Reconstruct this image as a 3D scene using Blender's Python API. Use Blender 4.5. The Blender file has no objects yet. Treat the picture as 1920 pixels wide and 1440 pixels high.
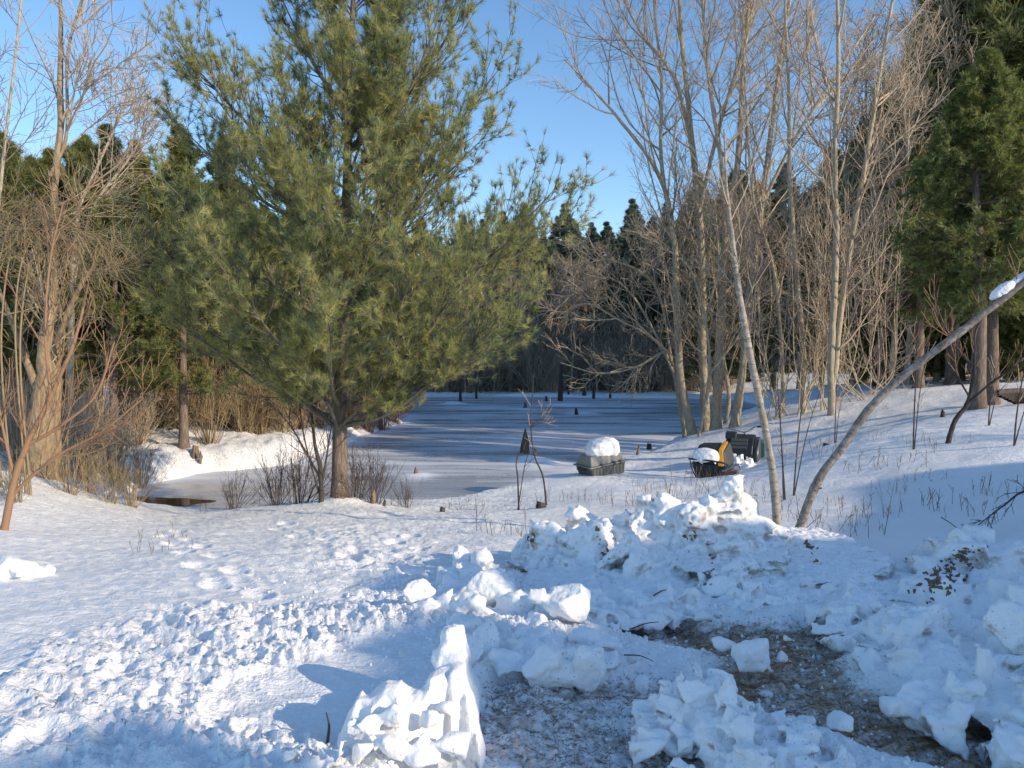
import bpy, bmesh, math, random
import numpy as np
from mathutils import Vector, Matrix, noise as mnoise

S = bpy.context.scene
COL = S.collection
random.seed(7)
rng = np.random.default_rng(11)
PI = math.pi

# ------------------------------------------------------------------ camera
CAMZ = 1.6
F = 1450.0
PITCH = math.atan(52 / F)
cd = bpy.data.cameras.new('camera'); cam = bpy.data.objects.new('camera', cd); COL.objects.link(cam)
cam.location = (0, 0, CAMZ); cam.rotation_euler = (PI / 2 - PITCH, 0, 0)
cd.sensor_width = 36; cd.lens = F / 1920 * 36; cd.clip_end = 2000; cd.clip_start = 0.05
S.camera = cam
cp, sp = math.cos(PITCH), math.sin(PITCH)

def ray(px, py):
    a = (px - 960) / F; b = (720 - py) / F
    return np.array([a, cp + b * sp, -sp + b * cp])

def P(px, py, D):
    d = ray(px, py)
    return np.array([0, 0, CAMZ]) + d * (D / d[1])

# ------------------------------------------------------------------ light
SUN_AZ = math.radians(122)     # clockwise from +Y
SUN_EL = math.radians(22)
sd = np.array([math.sin(SUN_AZ) * math.cos(SUN_EL), math.cos(SUN_AZ) * math.cos(SUN_EL), math.sin(SUN_EL)])
sl = bpy.data.lights.new('sun', 'SUN'); sun = bpy.data.objects.new('sun', sl); COL.objects.link(sun)
sl.energy = 4.7; sl.angle = math.radians(0.5); sl.color = (1.0, 0.83, 0.60)
sun.rotation_euler = Vector(sd).to_track_quat('Z', 'Y').to_euler()
sun.location = (30, -20, 20)
W = bpy.data.worlds.new('World'); S.world = W; W.use_nodes = True
nt = W.node_tree
bg = nt.nodes['Background']; sky = nt.nodes.new('ShaderNodeTexSky')
sky.sky_type = 'NISHITA'; sky.sun_disc = False
sky.sun_elevation = SUN_EL; sky.sun_rotation = SUN_AZ
sky.air_density = 1.0; sky.dust_density = 0.3; sky.ozone_density = 2.0; sky.altitude = 300
hs = nt.nodes.new('ShaderNodeHueSaturation'); hs.inputs['Saturation'].default_value = 1.14; hs.inputs['Value'].default_value = 1.5
nt.links.new(sky.outputs[0], hs.inputs['Color']); nt.links.new(hs.outputs[0], bg.inputs[0]); bg.inputs[1].default_value = 0.15
S.view_settings.view_transform = 'Standard'; S.view_settings.look = 'None'
S.view_settings.exposure = 0; S.view_settings.gamma = 1
S.cycles.max_bounces = 6; S.cycles.diffuse_bounces = 3; S.cycles.glossy_bounces = 2
S.cycles.transmission_bounces = 2; S.cycles.transparent_max_bounces = 4

# ------------------------------------------------------------------ numpy noise
_perm = np.random.default_rng(3).permutation(256); _perm = np.concatenate([_perm, _perm, _perm])
_g = np.random.default_rng(5).normal(size=(256, 2)); _g /= np.linalg.norm(_g, axis=1)[:, None]
def perlin(x, y):
    x = np.asarray(x, float); y = np.asarray(y, float)
    xi = np.floor(x).astype(int); yi = np.floor(y).astype(int)
    xf = x - xi; yf = y - yi; xi &= 255; yi &= 255
    u = xf * xf * xf * (xf * (xf * 6 - 15) + 10); v = yf * yf * yf * (yf * (yf * 6 - 15) + 10)
    def gr(a, b, dx, dy):
        h = _g[_perm[_perm[a] + b]]
        return h[..., 0] * dx + h[..., 1] * dy
    n00 = gr(xi, yi, xf, yf); n10 = gr(xi + 1, yi, xf - 1, yf)
    n01 = gr(xi, yi + 1, xf, yf - 1); n11 = gr(xi + 1, yi + 1, xf - 1, yf - 1)
    return ((n00 * (1 - u) + n10 * u) * (1 - v) + (n01 * (1 - u) + n11 * u) * v) * 1.4
def fbm(x, y, o=4):
    s = 0; a = 1
    for i in range(o):
        s = s + a * perlin(x * 2 ** i + 17.3 * i, y * 2 ** i + 9.1 * i); a *= .5
    return s
def sst(a, b, x):
    t = np.clip((x - a) / (b - a), 0, 1); return t * t * (3 - 2 * t)

# ------------------------------------------------------------------ terrain
ICE = -1.6
def onice(px, py):
    d = ray(px, py); t = (ICE - CAMZ) / d[2]; return (d[0] * t, d[1] * t)
pond = [onice(*q) for q in [(300, 908), (372, 890), (450, 884), (560, 868), (640, 840), (700, 814), (760, 796), (765, 778), (720, 768), (690, 757),
                            (760, 746), (900, 742), (1100, 746), (1290, 748)]]
pond += [(16, 58), (17, 45), (12, 36), (7.5, 31), (5.4, 27.5), (4.0, 24.8), (2.4, 23.0), (1.2, 20.6), (0.0, 18.6), (-0.9, 16.8), (-2.0, 15.6), (-5, 15.4), (-8.3, 15.9), (-8.9, 17.2)]
pond = np.array(pond)
def pond_sd(x, y):
    x = np.asarray(x, float); y = np.asarray(y, float)
    d = np.full(x.shape, 1e9); ins = np.zeros(x.shape, bool)
    n = len(pond)
    for i in range(n):
        ax, ay = pond[i]; bx, by = pond[(i + 1) % n]
        ex, ey = bx - ax, by - ay
        t = np.clip(((x - ax) * ex + (y - ay) * ey) / (ex * ex + ey * ey + 1e-9), 0, 1)
        d = np.minimum(d, np.hypot(x - ax - t * ex, y - ay - t * ey))
        c = ((ay > y) != (by > y)) & (x < (bx - ax) * (y - ay) / (by - ay + 1e-12) + ax)
        ins ^= c
    return np.where(ins, -d, d)

cps = []
for q in [(60, 1430, 2.98), (960, 1430, 2.98), (1800, 1430, 2.98), (200, 1146, 5), (800, 1140, 5), (1200, 1146, 5), (1750, 1150, 4.9),
          (150, 1030, 8), (560, 1021, 8), (900, 1025, 8), (1300, 1030, 7.8), (1500, 1000, 8.3), (1700, 1000, 8.2), (1900, 1000, 8),
          (300, 978, 11), (600, 972, 11), (900, 975, 11), (300, 966, 13), (430, 956, 13), (637, 948, 13), (820, 958, 13), (1000, 950, 13.2), (1130, 930, 13.5),
          (75, 890, 12), (-150, 880, 12), (0, 950, 9.5), (150, 925, 13.5), (1130, 885, 17), (1340, 895, 17), (1000, 905, 16.5), (1450, 920, 12.5), (1700, 920, 10.5),
          (1400, 832, 22), (1290, 812, 28), (1450, 778, 25), (1560, 752, 25), (1700, 729, 24), (1920, 722, 24), (1830, 766, 18), (1600, 830, 15), (1780, 832, 13), (1900, 900, 10.3),
          (400, 812, 25), (150, 815, 24), (0, 830, 22), (-200, 820, 24), (660, 800, 31), (600, 790, 33), (300, 775, 36), (720, 765, 42), (0, 760, 40),
          (1240, 742, 66), (1000, 740, 66), (780, 738, 66), (500, 738, 60)]:
    cps.append(P(*q))
for q in [(-6, 1, 0), (0, 0, 0), (6, 1, .0), (-30, 0, .3), (30, 0, .5), (30, 20, 1.2), (45, 60, 1.5), (-40, 30, 0), (-50, 70, 0), (18, 36, .4), (22, 50, -.2), (0, 90, -.3), (30, 95, .5), (-30, 95, 0),
          (0, 150, 1.5), (70, 150, 2), (-70, 150, 1.5), (0, -20, 0), (40, -20, .5), (-40, -20, .3)]:
    cps.append(np.array(q, float))
cps = np.array(cps)
def _U(r2): return r2 * np.log(r2 + 1e-9)
_A = cps[:, :2]; n_ = len(_A)
_K = _U(((_A[:, None] - _A[None]) ** 2).sum(-1)) + np.eye(n_) * .3
_Pm = np.hstack([np.ones((n_, 1)), _A])
_M = np.block([[_K, _Pm], [_Pm.T, np.zeros((3, 3))]])
_w = np.linalg.solve(_M, np.concatenate([cps[:, 2], np.zeros(3)]))
def tps(x, y):
    s = _w[n_] + _w[n_ + 1] * x + _w[n_ + 2] * y
    for i in range(n_):
        s = s + _w[i] * _U((x - _A[i, 0]) ** 2 + (y - _A[i, 1]) ** 2)
    return s
def base_h(x, y):
    x = np.asarray(x, float); y = np.asarray(y, float)
    r = np.hypot(x, y); k = np.minimum(1, 140 / np.maximum(r, 1e-6))
    h = tps(x * k, y * k)
    s = pond_sd(x, y) + .35 * perlin(x * .5, y * .5) + .12 * perlin(x * 2, y * 2)
    h = np.maximum(h, ICE + .1)
    w = sst(-.5, 1.1, s)
    h = (ICE - .3) * (1 - w) + h * w
    return h, s

def screen(x, y, z):
    dx, dy, dz = x, y, z - CAMZ
    fw = dy * cp - dz * sp; up = dy * sp + dz * cp
    fw = np.maximum(fw, .3)
    return 960 + F * dx / fw, 720 - F * up / fw

# footprints trail across the left snow (world xy), with a side step pattern
foot = []
for (a, b, n) in [((-4.3, 9.6), (-1.9, 5.4), 11), ((-3.2, 10.5), (-0.9, 6.2), 10), ((-1.3, 9.0), (-0.6, 5.8), 7)]:
    a = P(a[0] * 0 + 0, 700, 1) * 0 + np.array([a[0], a[1], 0]); b = np.array([b[0], b[1], 0])
    for i in range(n):
        t = i / (n - 1); q = a + (b - a) * t; side = .11 * (-1) ** i
        dv = (b - a) / np.linalg.norm(b - a)
        foot.append((q[0] - dv[1] * side, q[1] + dv[0] * side, dv[0], dv[1]))

def height(x, y, full=True):
    x = np.asarray(x, float); y = np.asarray(y, float)
    h, s = base_h(x, y)
    land = sst(-.2, .8, s)
    r = np.hypot(x, y)
    h = h + land * (.04 + .08 * sst(16, 22, r)) * fbm(x * .22, y * .22, 3) * sst(3, 9, r)
    h = h + land * .03 * fbm(x * .8, y * .8, 3) * sst(2, 5, r)
    h = h + sst(.1, 1.2, s) * (1 - sst(-2, 1, x)) * sst(16, 19, y) * (.10 * fbm(x * 1.6, y * 1.6, 3))
    # drift hump by the pine trunk
    px_, py_ = P(637, 930, 13)[:2]
    h = h + .16 * np.exp(-((x - px_) ** 2 + (y - py_) ** 2) / .22)
    if full:
        near = 1 - sst(12, 30, r)
        left = 1 - sst(-.6, .9, x - .02 * y)
        # small wind ripples running toward the right, on the left meadow
        u = x * .80 - y * .60; v = x * .60 + y * .80
        rip = 1 - np.abs(perlin(u * 2.2, v * 7.5)) * 2
        h = h + land * near * left * sst(4.6, 6.4, r) * (.014 * rip + .011 * fbm(u * 5, v * 14, 2))
        # half melted lumps nearer the camera
        u2 = x * .75 - y * .66; v2 = x * .66 + y * .75
        reg = left * sst(2.2, 3.0, r) * (1 - sst(4.7, 6.0, r + .5 * perlin(x * .9, y * .9)))
        warp = .10 * perlin(x * 3, y * 3)
        l1 = np.abs(perlin(u2 * 3.3 + warp, v2 * 6.0)); l2 = np.abs(perlin(u2 * 8 + 5, v2 * 13 + warp * 4)); l3 = np.abs(perlin(u2 * 20, v2 * 30))
        patch = sst(-.25, .15, fbm(x * .8 + 3, y * .8, 2))
        h = h + reg * (.045 * (1 - 1.8 * l1) * (.35 + .65 * patch) + .030 * (1 - 2 * l2) * patch + .012 * (1 - 2 * l3) * patch)
        # trampled rough strip
        tr = np.exp(-((x + 1.35 - (y - 7) * -.25) / .8) ** 2) * sst(4.5, 5.5, y) * (1 - sst(9.5, 11, y))
        h = h + tr * (.030 * fbm(x * 5, y * 5, 3) - .02)
        for fx, fy, dx, dy in foot:
            a = (x - fx) * dx + (y - fy) * dy; b = -(x - fx) * dy + (y - fy) * dx
            q = (a / .17) ** 2 + (b / .085) ** 2
            m = q < 9
            if m.any():
                h = h - .045 * np.exp(-q ** 2) * (q < 9) + .010 * np.exp(-(q - 2.2) ** 2 * 2) * (1 + perlin(x * 9, y * 9))
        # ripples on the right hill and shore
        rt = sst(.3, 2.5, x - .02 * y) * sst(11, 15, y)
        h = h + land * rt * (1 - sst(30, 45, r)) * (.018 * fbm(u * 2.2, v * 6, 3))
        # cleared plow track
        d1 = plow(x, y)
        rough = .014 * fbm(x * 9, y * 9, 3) + .012 * np.abs(perlin(x * 22, y * 22)) + .010 * perlin((x * .9 + y * .4) * 2, (y * .9 - x * .4) * 16)
        h = h - .10 * d1 + d1 * rough * 1.5
        # crumbled snow around the track
        cr = np.clip(cl_zone(x, y) - d1 * .8, 0, 1)
        h = h + cr * (.035 * (.5 - np.abs(perlin(x * 4.5, y * 4.5))) + .030 * (.5 - np.abs(perlin(x * 11, y * 11))) + .014 * (.4 - np.abs(perlin(x * 27, y * 27))))
    return h
def plow(x, y):
    # union of blobs (the bare track), smooth 0..1
    wv = .28 * fbm(x * 1.5, y * 1.5, 3)
    def seg(ax, ay, bx, by, w):
        ex, ey = bx - ax, by - ay
        t = np.clip(((x - ax) * ex + (y - ay) * ey) / (ex * ex + ey * ey), 0, 1)
        return np.hypot(x - ax - t * ex, y - ay - t * ey) / w
    d = np.minimum(seg(.95, 4.72, 1.7, 4.5, .36), seg(1.55, 4.4, 1.28, 3.75, .36))
    d = np.minimum(d, seg(1.4, 3.65, 1.95, 3.2, .30))
    d = np.minimum(d, seg(.12, 3.75, .62, 3.75, .30))
    d = np.minimum(d, seg(.02, 3.3, .5, 3.15, .36))
    return 1 - sst(.65, 1.25, d + wv)
def cl_zone(x, y):
    q = np.minimum(np.hypot((x - 1.1) / 1.75, (y - 4.2) / 2.0), np.hypot((x - .2) / 1.3, (y - 5.6) / 1.0))
    return 1 - sst(.7, 1.15, q + .2 * fbm(x, y, 2))
def H(x, y): return float(height(np.array([x]), np.array([y]), False)[0])
def Hf(x, y): return float(height(np.array([x]), np.array([y]), True)[0])
def B(px, D):
    """ground point under pixel column px at depth D"""
    x = (px - 960) / F * D
    for _ in range(3):
        z = max(H(x, D), ICE)
        fw = D * cp - (z - CAMZ) * sp; x = (px - 960) / F * fw
    return np.array([x, D, z])

# ------------------------------------------------------------------ mesh helpers
def mesh_np(name, V, Fc, k, smooth=False, tint=None, attrs=None):
    me = bpy.data.meshes.new(name)
    V = np.ascontiguousarray(V, np.float32).reshape(-1, 3); Fc = np.ascontiguousarray(Fc, np.int32).reshape(-1, k)
    me.vertices.add(len(V)); me.vertices.foreach_set('co', V.ravel())
    me.loops.add(Fc.size); me.loops.foreach_set('vertex_index', Fc.ravel())
    me.polygons.add(len(Fc)); me.polygons.foreach_set('loop_start', np.arange(0, Fc.size, k, dtype=np.int32))
    me.polygons.foreach_set('loop_total', np.full(len(Fc), k, np.int32))
    me.polygons.foreach_set('use_smooth', np.full(len(Fc), smooth, bool))
    if tint is not None:
        a = me.attributes.new('tint', 'FLOAT', 'POINT'); a.data.foreach_set('value', np.ascontiguousarray(tint, np.float32))
    for n, v in (attrs or {}).items():
        a = me.attributes.new(n, 'FLOAT', 'POINT'); a.data.foreach_set('value', np.ascontiguousarray(v, np.float32))
    me.update(calc_edges=True)
    return me
def link(name, me, mat=None, parent=None, loc=None):
    o = bpy.data.objects.new(name, me); COL.objects.link(o)
    if mat and not me.materials: me.materials.append(mat)
    if parent: o.parent = parent
    if loc is not None: o.location = loc
    return o
def tag(o, label, cat, group=None, kind=None):
    if label: o['label'] = label
    if cat: o['category'] = cat
    if group: o['group'] = group
    if kind: o['kind'] = kind
    return o
def thing(name, label, cat, loc=(0, 0, 0), rz=0, group=None):
    o = bpy.data.objects.new(name, None); COL.objects.link(o); o.location = loc; o.rotation_euler = (0, 0, rz)
    o.empty_display_size = .2
    return tag(o, label, cat, group)
def dup(root, loc, rz=0, sc=1, label=None, group=None, rot=None):
    r = root.copy(); COL.objects.link(r); r.location = loc; r.rotation_euler = rot or (0, 0, rz)
    r.scale = (sc, sc, sc) if not hasattr(sc, '__len__') else sc
    if label: r['label'] = label
    if group: r['group'] = group
    for ch in list(root.children):
        c = ch.copy(); COL.objects.link(c); c.parent = r
        for g in ch.children:
            d = g.copy(); COL.objects.link(d); d.parent = c
    return r
def norm(v): return v / (np.linalg.norm(v, axis=-1, keepdims=True) + 1e-9)

def tubes(Ps, Rs, k=3):
    """Ps (N,m,3) Rs (N,m) -> verts, quads"""
    N, m, _ = Ps.shape
    T = np.gradient(Ps, axis=1); T = norm(T)
    ref = np.where(np.abs(T[..., 2:3]) > .9, np.array([1., 0, 0]), np.array([0, 0, 1.]))
    ref = np.broadcast_to(np.array([.37, .21, .9]), T.shape) if m > 2 else ref
    A = norm(np.cross(T, ref)); Bn = np.cross(T, A)
    ang = np.arange(k) * 2 * PI / k
    V = Ps[:, :, None] + Rs[:, :, None, None] * (np.cos(ang)[:, None] * A[:, :, None] + np.sin(ang)[:, None] * Bn[:, :, None])
    idx = np.arange(N * m * k).reshape(N, m, k)
    a = idx[:, :-1]; b = idx[:, 1:]
    Q = np.stack([a, np.roll(a, -1, 2), np.roll(b, -1, 2), b], -1)
    return V.reshape(-1, 3), Q.reshape(-1, 4)
class TB:
    def __init__(s): s.V = []; s.Q = []; s.n = 0; s.t = []
    def add(s, Ps, Rs, k=3, tint=None):
        if len(Ps) == 0: return
        V, Q = tubes(np.asarray(Ps, float), np.asarray(Rs, float), k)
        s.V.append(V); s.Q.append(Q + s.n); s.n += len(V)
        s.t.append(np.full(len(V), .5) if tint is None else np.repeat(tint, Ps.shape[1] * k))
    def mesh(s, name, smooth=True):
        return mesh_np(name, np.concatenate(s.V), np.concatenate(s.Q), 4, smooth, np.concatenate(s.t))
def grow(P0, D0, L, m, wob, up, r=rng):
    N = len(P0); out = np.empty((N, m + 1, 3)); out[:, 0] = P0; d = norm(D0.copy())
    wob = np.asarray(wob); L = np.broadcast_to(L, (N,))
    for i in range(m):
        d = norm(d + wob * r.normal(size=(N, 3)) + np.array([0, 0, 1.]) * up)
        out[:, i + 1] = out[:, i] + d * (L / m)[:, None]
    return out
def spawn(Ps, Rs, k, t0, t1, a0, a1, r=rng, flat=0):
    N, m, _ = Ps.shape
    idx = np.repeat(np.arange(N), k); t = r.uniform(t0, t1, N * k)
    f = t * (m - 1); i = np.minimum(f.astype(int), m - 2); w = (f - i)[:, None]
    p = Ps[idx, i] * (1 - w) + Ps[idx, i + 1] * w
    rad = Rs[idx, i] * (1 - w[:, 0]) + Rs[idx, i + 1] * w[:, 0]
    T = norm(Ps[idx, i + 1] - Ps[idx, i])
    q = r.normal(size=T.shape)
    if flat: q[:, 2] *= (1 - flat)
    perp = norm(q - (q * T).sum(-1, keepdims=True) * T)
    a = r.uniform(a0, a1, N * k)[:, None]
    return p, T * np.cos(a) + perp * np.sin(a), rad, t, idx
def taper(N, m, r0, r1):
    t = np.linspace(0, 1, m)
    r0 = np.broadcast_to(r0, (N,)); r1 = np.broadcast_to(r1, (N,))
    return r0[:, None] * (1 - t) + r1[:, None] * t
def tufts(pos, dirs, n, L, w, sp0, sp1, r=rng, droop=0, tint=None):
    N = len(pos)
    d = np.repeat(norm(dirs), n, 0); p = np.repeat(pos, n, 0)
    q = r.normal(size=d.shape); perp = norm(q - (q * d).sum(-1, keepdims=True) * d)
    a = r.uniform(sp0, sp1, N * n)[:, None]
    nd = norm(d * np.cos(a) + perp * np.sin(a) + np.array([0, 0, -droop]))
    side = norm(np.cross(nd, r.normal(size=nd.shape)))
    ll = (L * r.uniform(.7, 1.15, N * n))[:, None] if np.ndim(L) == 0 else (np.repeat(L, n) * r.uniform(.7, 1.15, N * n))[:, None]
    p = p + d * r.uniform(-.35, .15, (N * n, 1)) * ll
    v0 = p - side * w * .5; v1 = p + side * w * .5; v2 = p + nd * ll
    V = np.stack([v0, v1, v2], 1).reshape(-1, 3)
    t = np.repeat(r.uniform(0, 1, N) if tint is None else tint, n * 3)
    return V, t
def spline(pts, m):
    pts = np.asarray(pts, float); n = len(pts)
    if n < 3:
        t = np.linspace(0, 1, m)[:, None]; return pts[0] * (1 - t) + pts[-1] * t
    ext = np.vstack([2 * pts[0] - pts[1], pts, 2 * pts[-1] - pts[-2]])
    out = []
    for u in np.linspace(0, n - 1 - 1e-6, m):
        i = int(u); f = u - i; p0, p1, p2, p3 = ext[i:i + 4]
        out.append(.5 * ((2 * p1) + (-p0 + p2) * f + (2 * p0 - 5 * p1 + 4 * p2 - p3) * f * f + (-p0 + 3 * p1 - 3 * p2 + p3) * f ** 3))
    return np.array(out)

# ------------------------------------------------------------------ materials
def N_(nt, t, **kw):
    n = nt.nodes.new(t)
    for k, v in kw.items():
        if k in n.inputs.keys(): n.inputs[k].default_value = v
        else: setattr(n, k, v)
    return n
def newmat(name):
    m = bpy.data.materials.new(name); m.use_nodes = True
    return m, m.node_tree, m.node_tree.nodes['Principled BSDF']
def ramp(nt, fac, stops):
    r = nt.nodes.new('ShaderNodeValToRGB'); e = r.color_ramp.elements
    while len(e) < len(stops): e.new(.5)
    for el, (p, c) in zip(e, stops): el.position = p; el.color = (*c, 1) if len(c) == 3 else c
    nt.links.new(fac, r.inputs[0]); return r
def texc(nt, scale=(1, 1, 1), rot=(0, 0, 0), obj=True):
    tc = nt.nodes.new('ShaderNodeTexCoord'); mp = nt.nodes.new('ShaderNodeMapping')
    mp.inputs['Scale'].default_value = scale; mp.inputs['Rotation'].default_value = rot
    nt.links.new(tc.outputs['Object'], mp.inputs[0]); return mp.outputs[0]
def noise(nt, vec, scale, detail=4, rough=.6, dist=0):
    n = N_(nt, 'ShaderNodeTexNoise', Scale=scale, Detail=detail, Roughness=rough, Distortion=dist)
    nt.links.new(vec, n.inputs['Vector']); return n.outputs['Fac']
def bump(nt, b, h, st, dist=.02):
    bn = N_(nt, 'ShaderNodeBump', Strength=st, Distance=dist); nt.links.new(h, bn.inputs['Height'])
    nt.links.new(bn.outputs[0], b.inputs['Normal']); return bn
def attr(nt, name):
    a = nt.nodes.new('ShaderNodeAttribute'); a.attribute_name = name; return a.outputs['Fac']
def math_(nt, op, a, b=None, clamp=False):
    m = nt.nodes.new('ShaderNodeMath'); m.operation = op; m.use_clamp = clamp
    for i, v in enumerate((a, b)):
        if v is None: continue
        if hasattr(v, 'node'): nt.links.new(v, m.inputs[i])
        else: m.inputs[i].default_value = v
    return m.outputs[0]
def mixc(nt, fac, a, b):
    m = nt.nodes.new('ShaderNodeMix'); m.data_type = 'RGBA'
    for i, v in ((0, fac), (6, a), (7, b)):
        if hasattr(v, 'node'): nt.links.new(v, m.inputs[i])
        else: m.inputs[i].default_value = (*v, 1) if isinstance(v, tuple) else v
    return m.outputs[2]
SNOW = (.86, .87, .90)
def snow_mat(name, dirty=0.0, dcol=(.22, .165, .11), gscale=60):
    m, t, b = newmat(name)
    v = texc(t); g = noise(t, v, gscale, 3, .6); c = noise(t, v, 2.5, 4, .6); f = noise(t, v, 14, 4, .65)
    col = mixc(t, c, (.90, .90, .905), (.95, .945, .93))
    if dirty:
        d = noise(t, v, 5.0, 6, .72)
        z = N_(t, 'ShaderNodeSeparateXYZ'); tc = t.nodes.new('ShaderNodeNewGeometry'); t.links.new(tc.outputs['Normal'], z.inputs[0])
        dn = math_(t, 'SUBTRACT', d, math_(t, 'MULTIPLY', z.outputs[2], .16))
        r = ramp(t, dn, [(.62 - dirty * .25, (0, 0, 0)), (.72 - dirty * .1, (1, 1, 1))])
        col = mixc(t, math_(t, 'MULTIPLY', r.outputs[0], .75), col, dcol)
        shade_dirt = ramp(t, tc.outputs['Pointiness'], [(.40, (1, 1, 1)), (.49, (0, 0, 0))]).outputs[0]  # brown in the creases paints crevice shade as well as soil
        shade_dirt = math_(t, 'MULTIPLY', shade_dirt, ramp(t, noise(t, v, 3.0, 4, .7), [(.40, (0, 0, 0)), (.6, (1, 1, 1))]).outputs[0])
        col = mixc(t, math_(t, 'MULTIPLY', shade_dirt, min(.85, dirty * 1.6)), col, (.20, .16, .12))
    spk = math_(t, 'MULTIPLY', ramp(t, noise(t, v, 75, 2, .5), [(.665, (0, 0, 0)), (.70, (1, 1, 1))]).outputs[0], ramp(t, noise(t, v, 2.2, 3, .6), [(.42, (0, 0, 0)), (.6, (1, 1, 1))]).outputs[0])
    col = mixc(t, math_(t, 'MULTIPLY', spk, .7), col, (.13, .095, .06))
    t.links.new(col, b.inputs['Base Color']); b.inputs['Roughness'].default_value = .55
    b.inputs['Specular IOR Level'].default_value = .3
    b.inputs['Subsurface Weight'].default_value = .0
    h = math_(t, 'ADD', math_(t, 'MULTIPLY', g, .35), f); bump(t, b, h, .55, .02)
    return m
M = {}
M['snow'] = snow_mat('snow')
M['snow_pile'] = snow_mat('piled_snow', .28)
M['snow_dirty'] = snow_mat('dirty_snow', .55)
# ground
m, t, b = newmat('ground_snow'); M['ground'] = m
v = texc(t); fine = noise(t, v, 55, 3, .6); mid = noise(t, v, 9, 5, .65); big = noise(t, v, .5, 4, .6)
streak = noise(t, texc(t, (1, 5, 1), (0, 0, .6)), 3.5, 5, .65)
col = mixc(t, big, (.90, .90, .905), (.95, .945, .93))
deb = noise(t, v, 26, 5, .75)
under = math_(t, 'MULTIPLY', attr(t, 'litter'), ramp(t, deb, [(.50, (0, 0, 0)), (.62, (1, 1, 1))]).outputs[0], True)
col = mixc(t, math_(t, 'MULTIPLY', under, .8), col, (.16, .115, .07))
dn = noise(t, v, 6, 8, .8); streak2 = noise(t, texc(t, (1.2, 6, 1), (0, 0, -.35)), 4, 4, .7)
dmask = ramp(t, math_(t, 'ADD', math_(t, 'MULTIPLY', attr(t, 'dirt'), .41), math_(t, 'ADD', math_(t, 'MULTIPLY', dn, .7), math_(t, 'MULTIPLY', streak2, .35))), [(.78, (0, 0, 0)), (.90, (.6, .6, .6)), (1.0, (1, 1, 1))]).outputs[0]
dcol = ramp(t, noise(t, v, 40, 5, .8), [(.3, (.12, .09, .045)), (.5, (.34, .19, .08)), (.62, (.46, .28, .13)), (.8, (.62, .52, .40))]).outputs[0]
col = mixc(t, dmask, col, dcol)
t.links.new(col, b.inputs['Base Color']); b.inputs['Roughness'].default_value = .6; b.inputs['Specular IOR Level'].default_value = .3
h = math_(t, 'ADD', math_(t, 'MULTIPLY', fine, .35), math_(t, 'ADD', mid, math_(t, 'MULTIPLY', streak, .8)))
bump(t, b, h, .8, .035)
# ice
m, t, b = newmat('pond_ice'); M['ice'] = m
v = texc(t)
s1 = noise(t, texc(t, (.13, .75, 1), (0, 0, -.12)), 1.0, 6, .62, .5); s2 = noise(t, texc(t, (1, 2.2, 1)), 1.6, 5, .7); sp_ = noise(t, v, 9, 4, .8)
icec = mixc(t, s2, (.31, .32, .35), (.50, .505, .52))
k = math_(t, 'ADD', math_(t, 'MULTIPLY', s1, .85), math_(t, 'MULTIPLY', sp_, .15))
k = math_(t, 'ADD', k, math_(t, 'MULTIPLY', attr(t, 'snow'), .35))
mk = ramp(t, k, [(.44, (0, 0, 0)), (.57, (.62, .62, .62)), (.72, (1, 1, 1))]).outputs[0]
t.links.new(mixc(t, mk, icec, (.82, .84, .88)), b.inputs['Base Color'])
rr = t.nodes.new('ShaderNodeMapRange'); t.links.new(mk, rr.inputs[0]); rr.inputs[3].default_value = .22; rr.inputs[4].default_value = .7
t.links.new(rr.outputs[0], b.inputs['Roughness']); bump(t, b, math_(t, 'ADD', math_(t, 'MULTIPLY', mk, .6), math_(t, 'MULTIPLY', sp_, .3)), .5, .03)
m, t, b = newmat('open_water'); M['water'] = m
b.inputs['Base Color'].default_value = (.012, .018, .010, 1); b.inputs['Roughness'].default_value = .06
bump(t, b, noise(t, texc(t), 6, 2), .1, .01)

def bark(name, c0, c1, c2, sc=(6, 6, 1.2), s=3, bs=.8):
    m, t, b = newmat(name); v = texc(t, sc)
    n = noise(t, v, s, 6, .7, .4); n2 = noise(t, texc(t), 1.3, 3, .6)
    r = ramp(t, n, [(.3, c0), (.5, c1), (.7, c2)])
    col = mixc(t, math_(t, 'MULTIPLY', n2, .5), r.outputs[0], c1)
    t.links.new(col, b.inputs['Base Color']); b.inputs['Roughness'].default_value = .9
    bump(t, b, n, bs, .03); return m
M['pine_bark'] = bark('pine_bark', (.045, .032, .025), (.17, .125, .095), (.36, .30, .26), (9, 9, 1.6))
M['gray_bark'] = bark('gray_bark', (.13, .105, .07), (.40, .335, .24), (.60, .53, .40), (7, 7, 1.8))
M['brown_bark'] = bark('brown_bark', (.05, .035, .025), (.16, .115, .08), (.28, .22, .16), (8, 8, 1.5))
M['limb'] = bark('limb_bark', (.06, .055, .045), (.14, .13, .10), (.24, .22, .18))
M['gold_bark'] = bark('gold_bark', (.10, .07, .045), (.30, .22, .14), (.46, .37, .24), (8, 8, 1.5))
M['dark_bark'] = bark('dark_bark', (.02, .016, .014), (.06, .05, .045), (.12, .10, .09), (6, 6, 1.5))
M['deadwood'] = bark('deadwood', (.03, .022, .018), (.13, .095, .07), (.42, .36, .26), (12, 12, 1))
M['log_bark'] = bark('log_bark', (.02, .016, .014), (.07, .055, .045), (.16, .13, .11), (6, 6, 6))
def twigmat(name, a, b_):
    m, t, b = newmat(name)
    c = mixc(t, attr(t, 'tint'), a, b_); t.links.new(c, b.inputs['Base Color']); b.inputs['Roughness'].default_value = .75; return m
M['twig_gray'] = twigmat('twig_gray', (.24, .18, .13), (.60, .48, .34))
M['twig_red'] = twigmat('twig_red', (.20, .10, .06), (.36, .22, .12))
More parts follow.
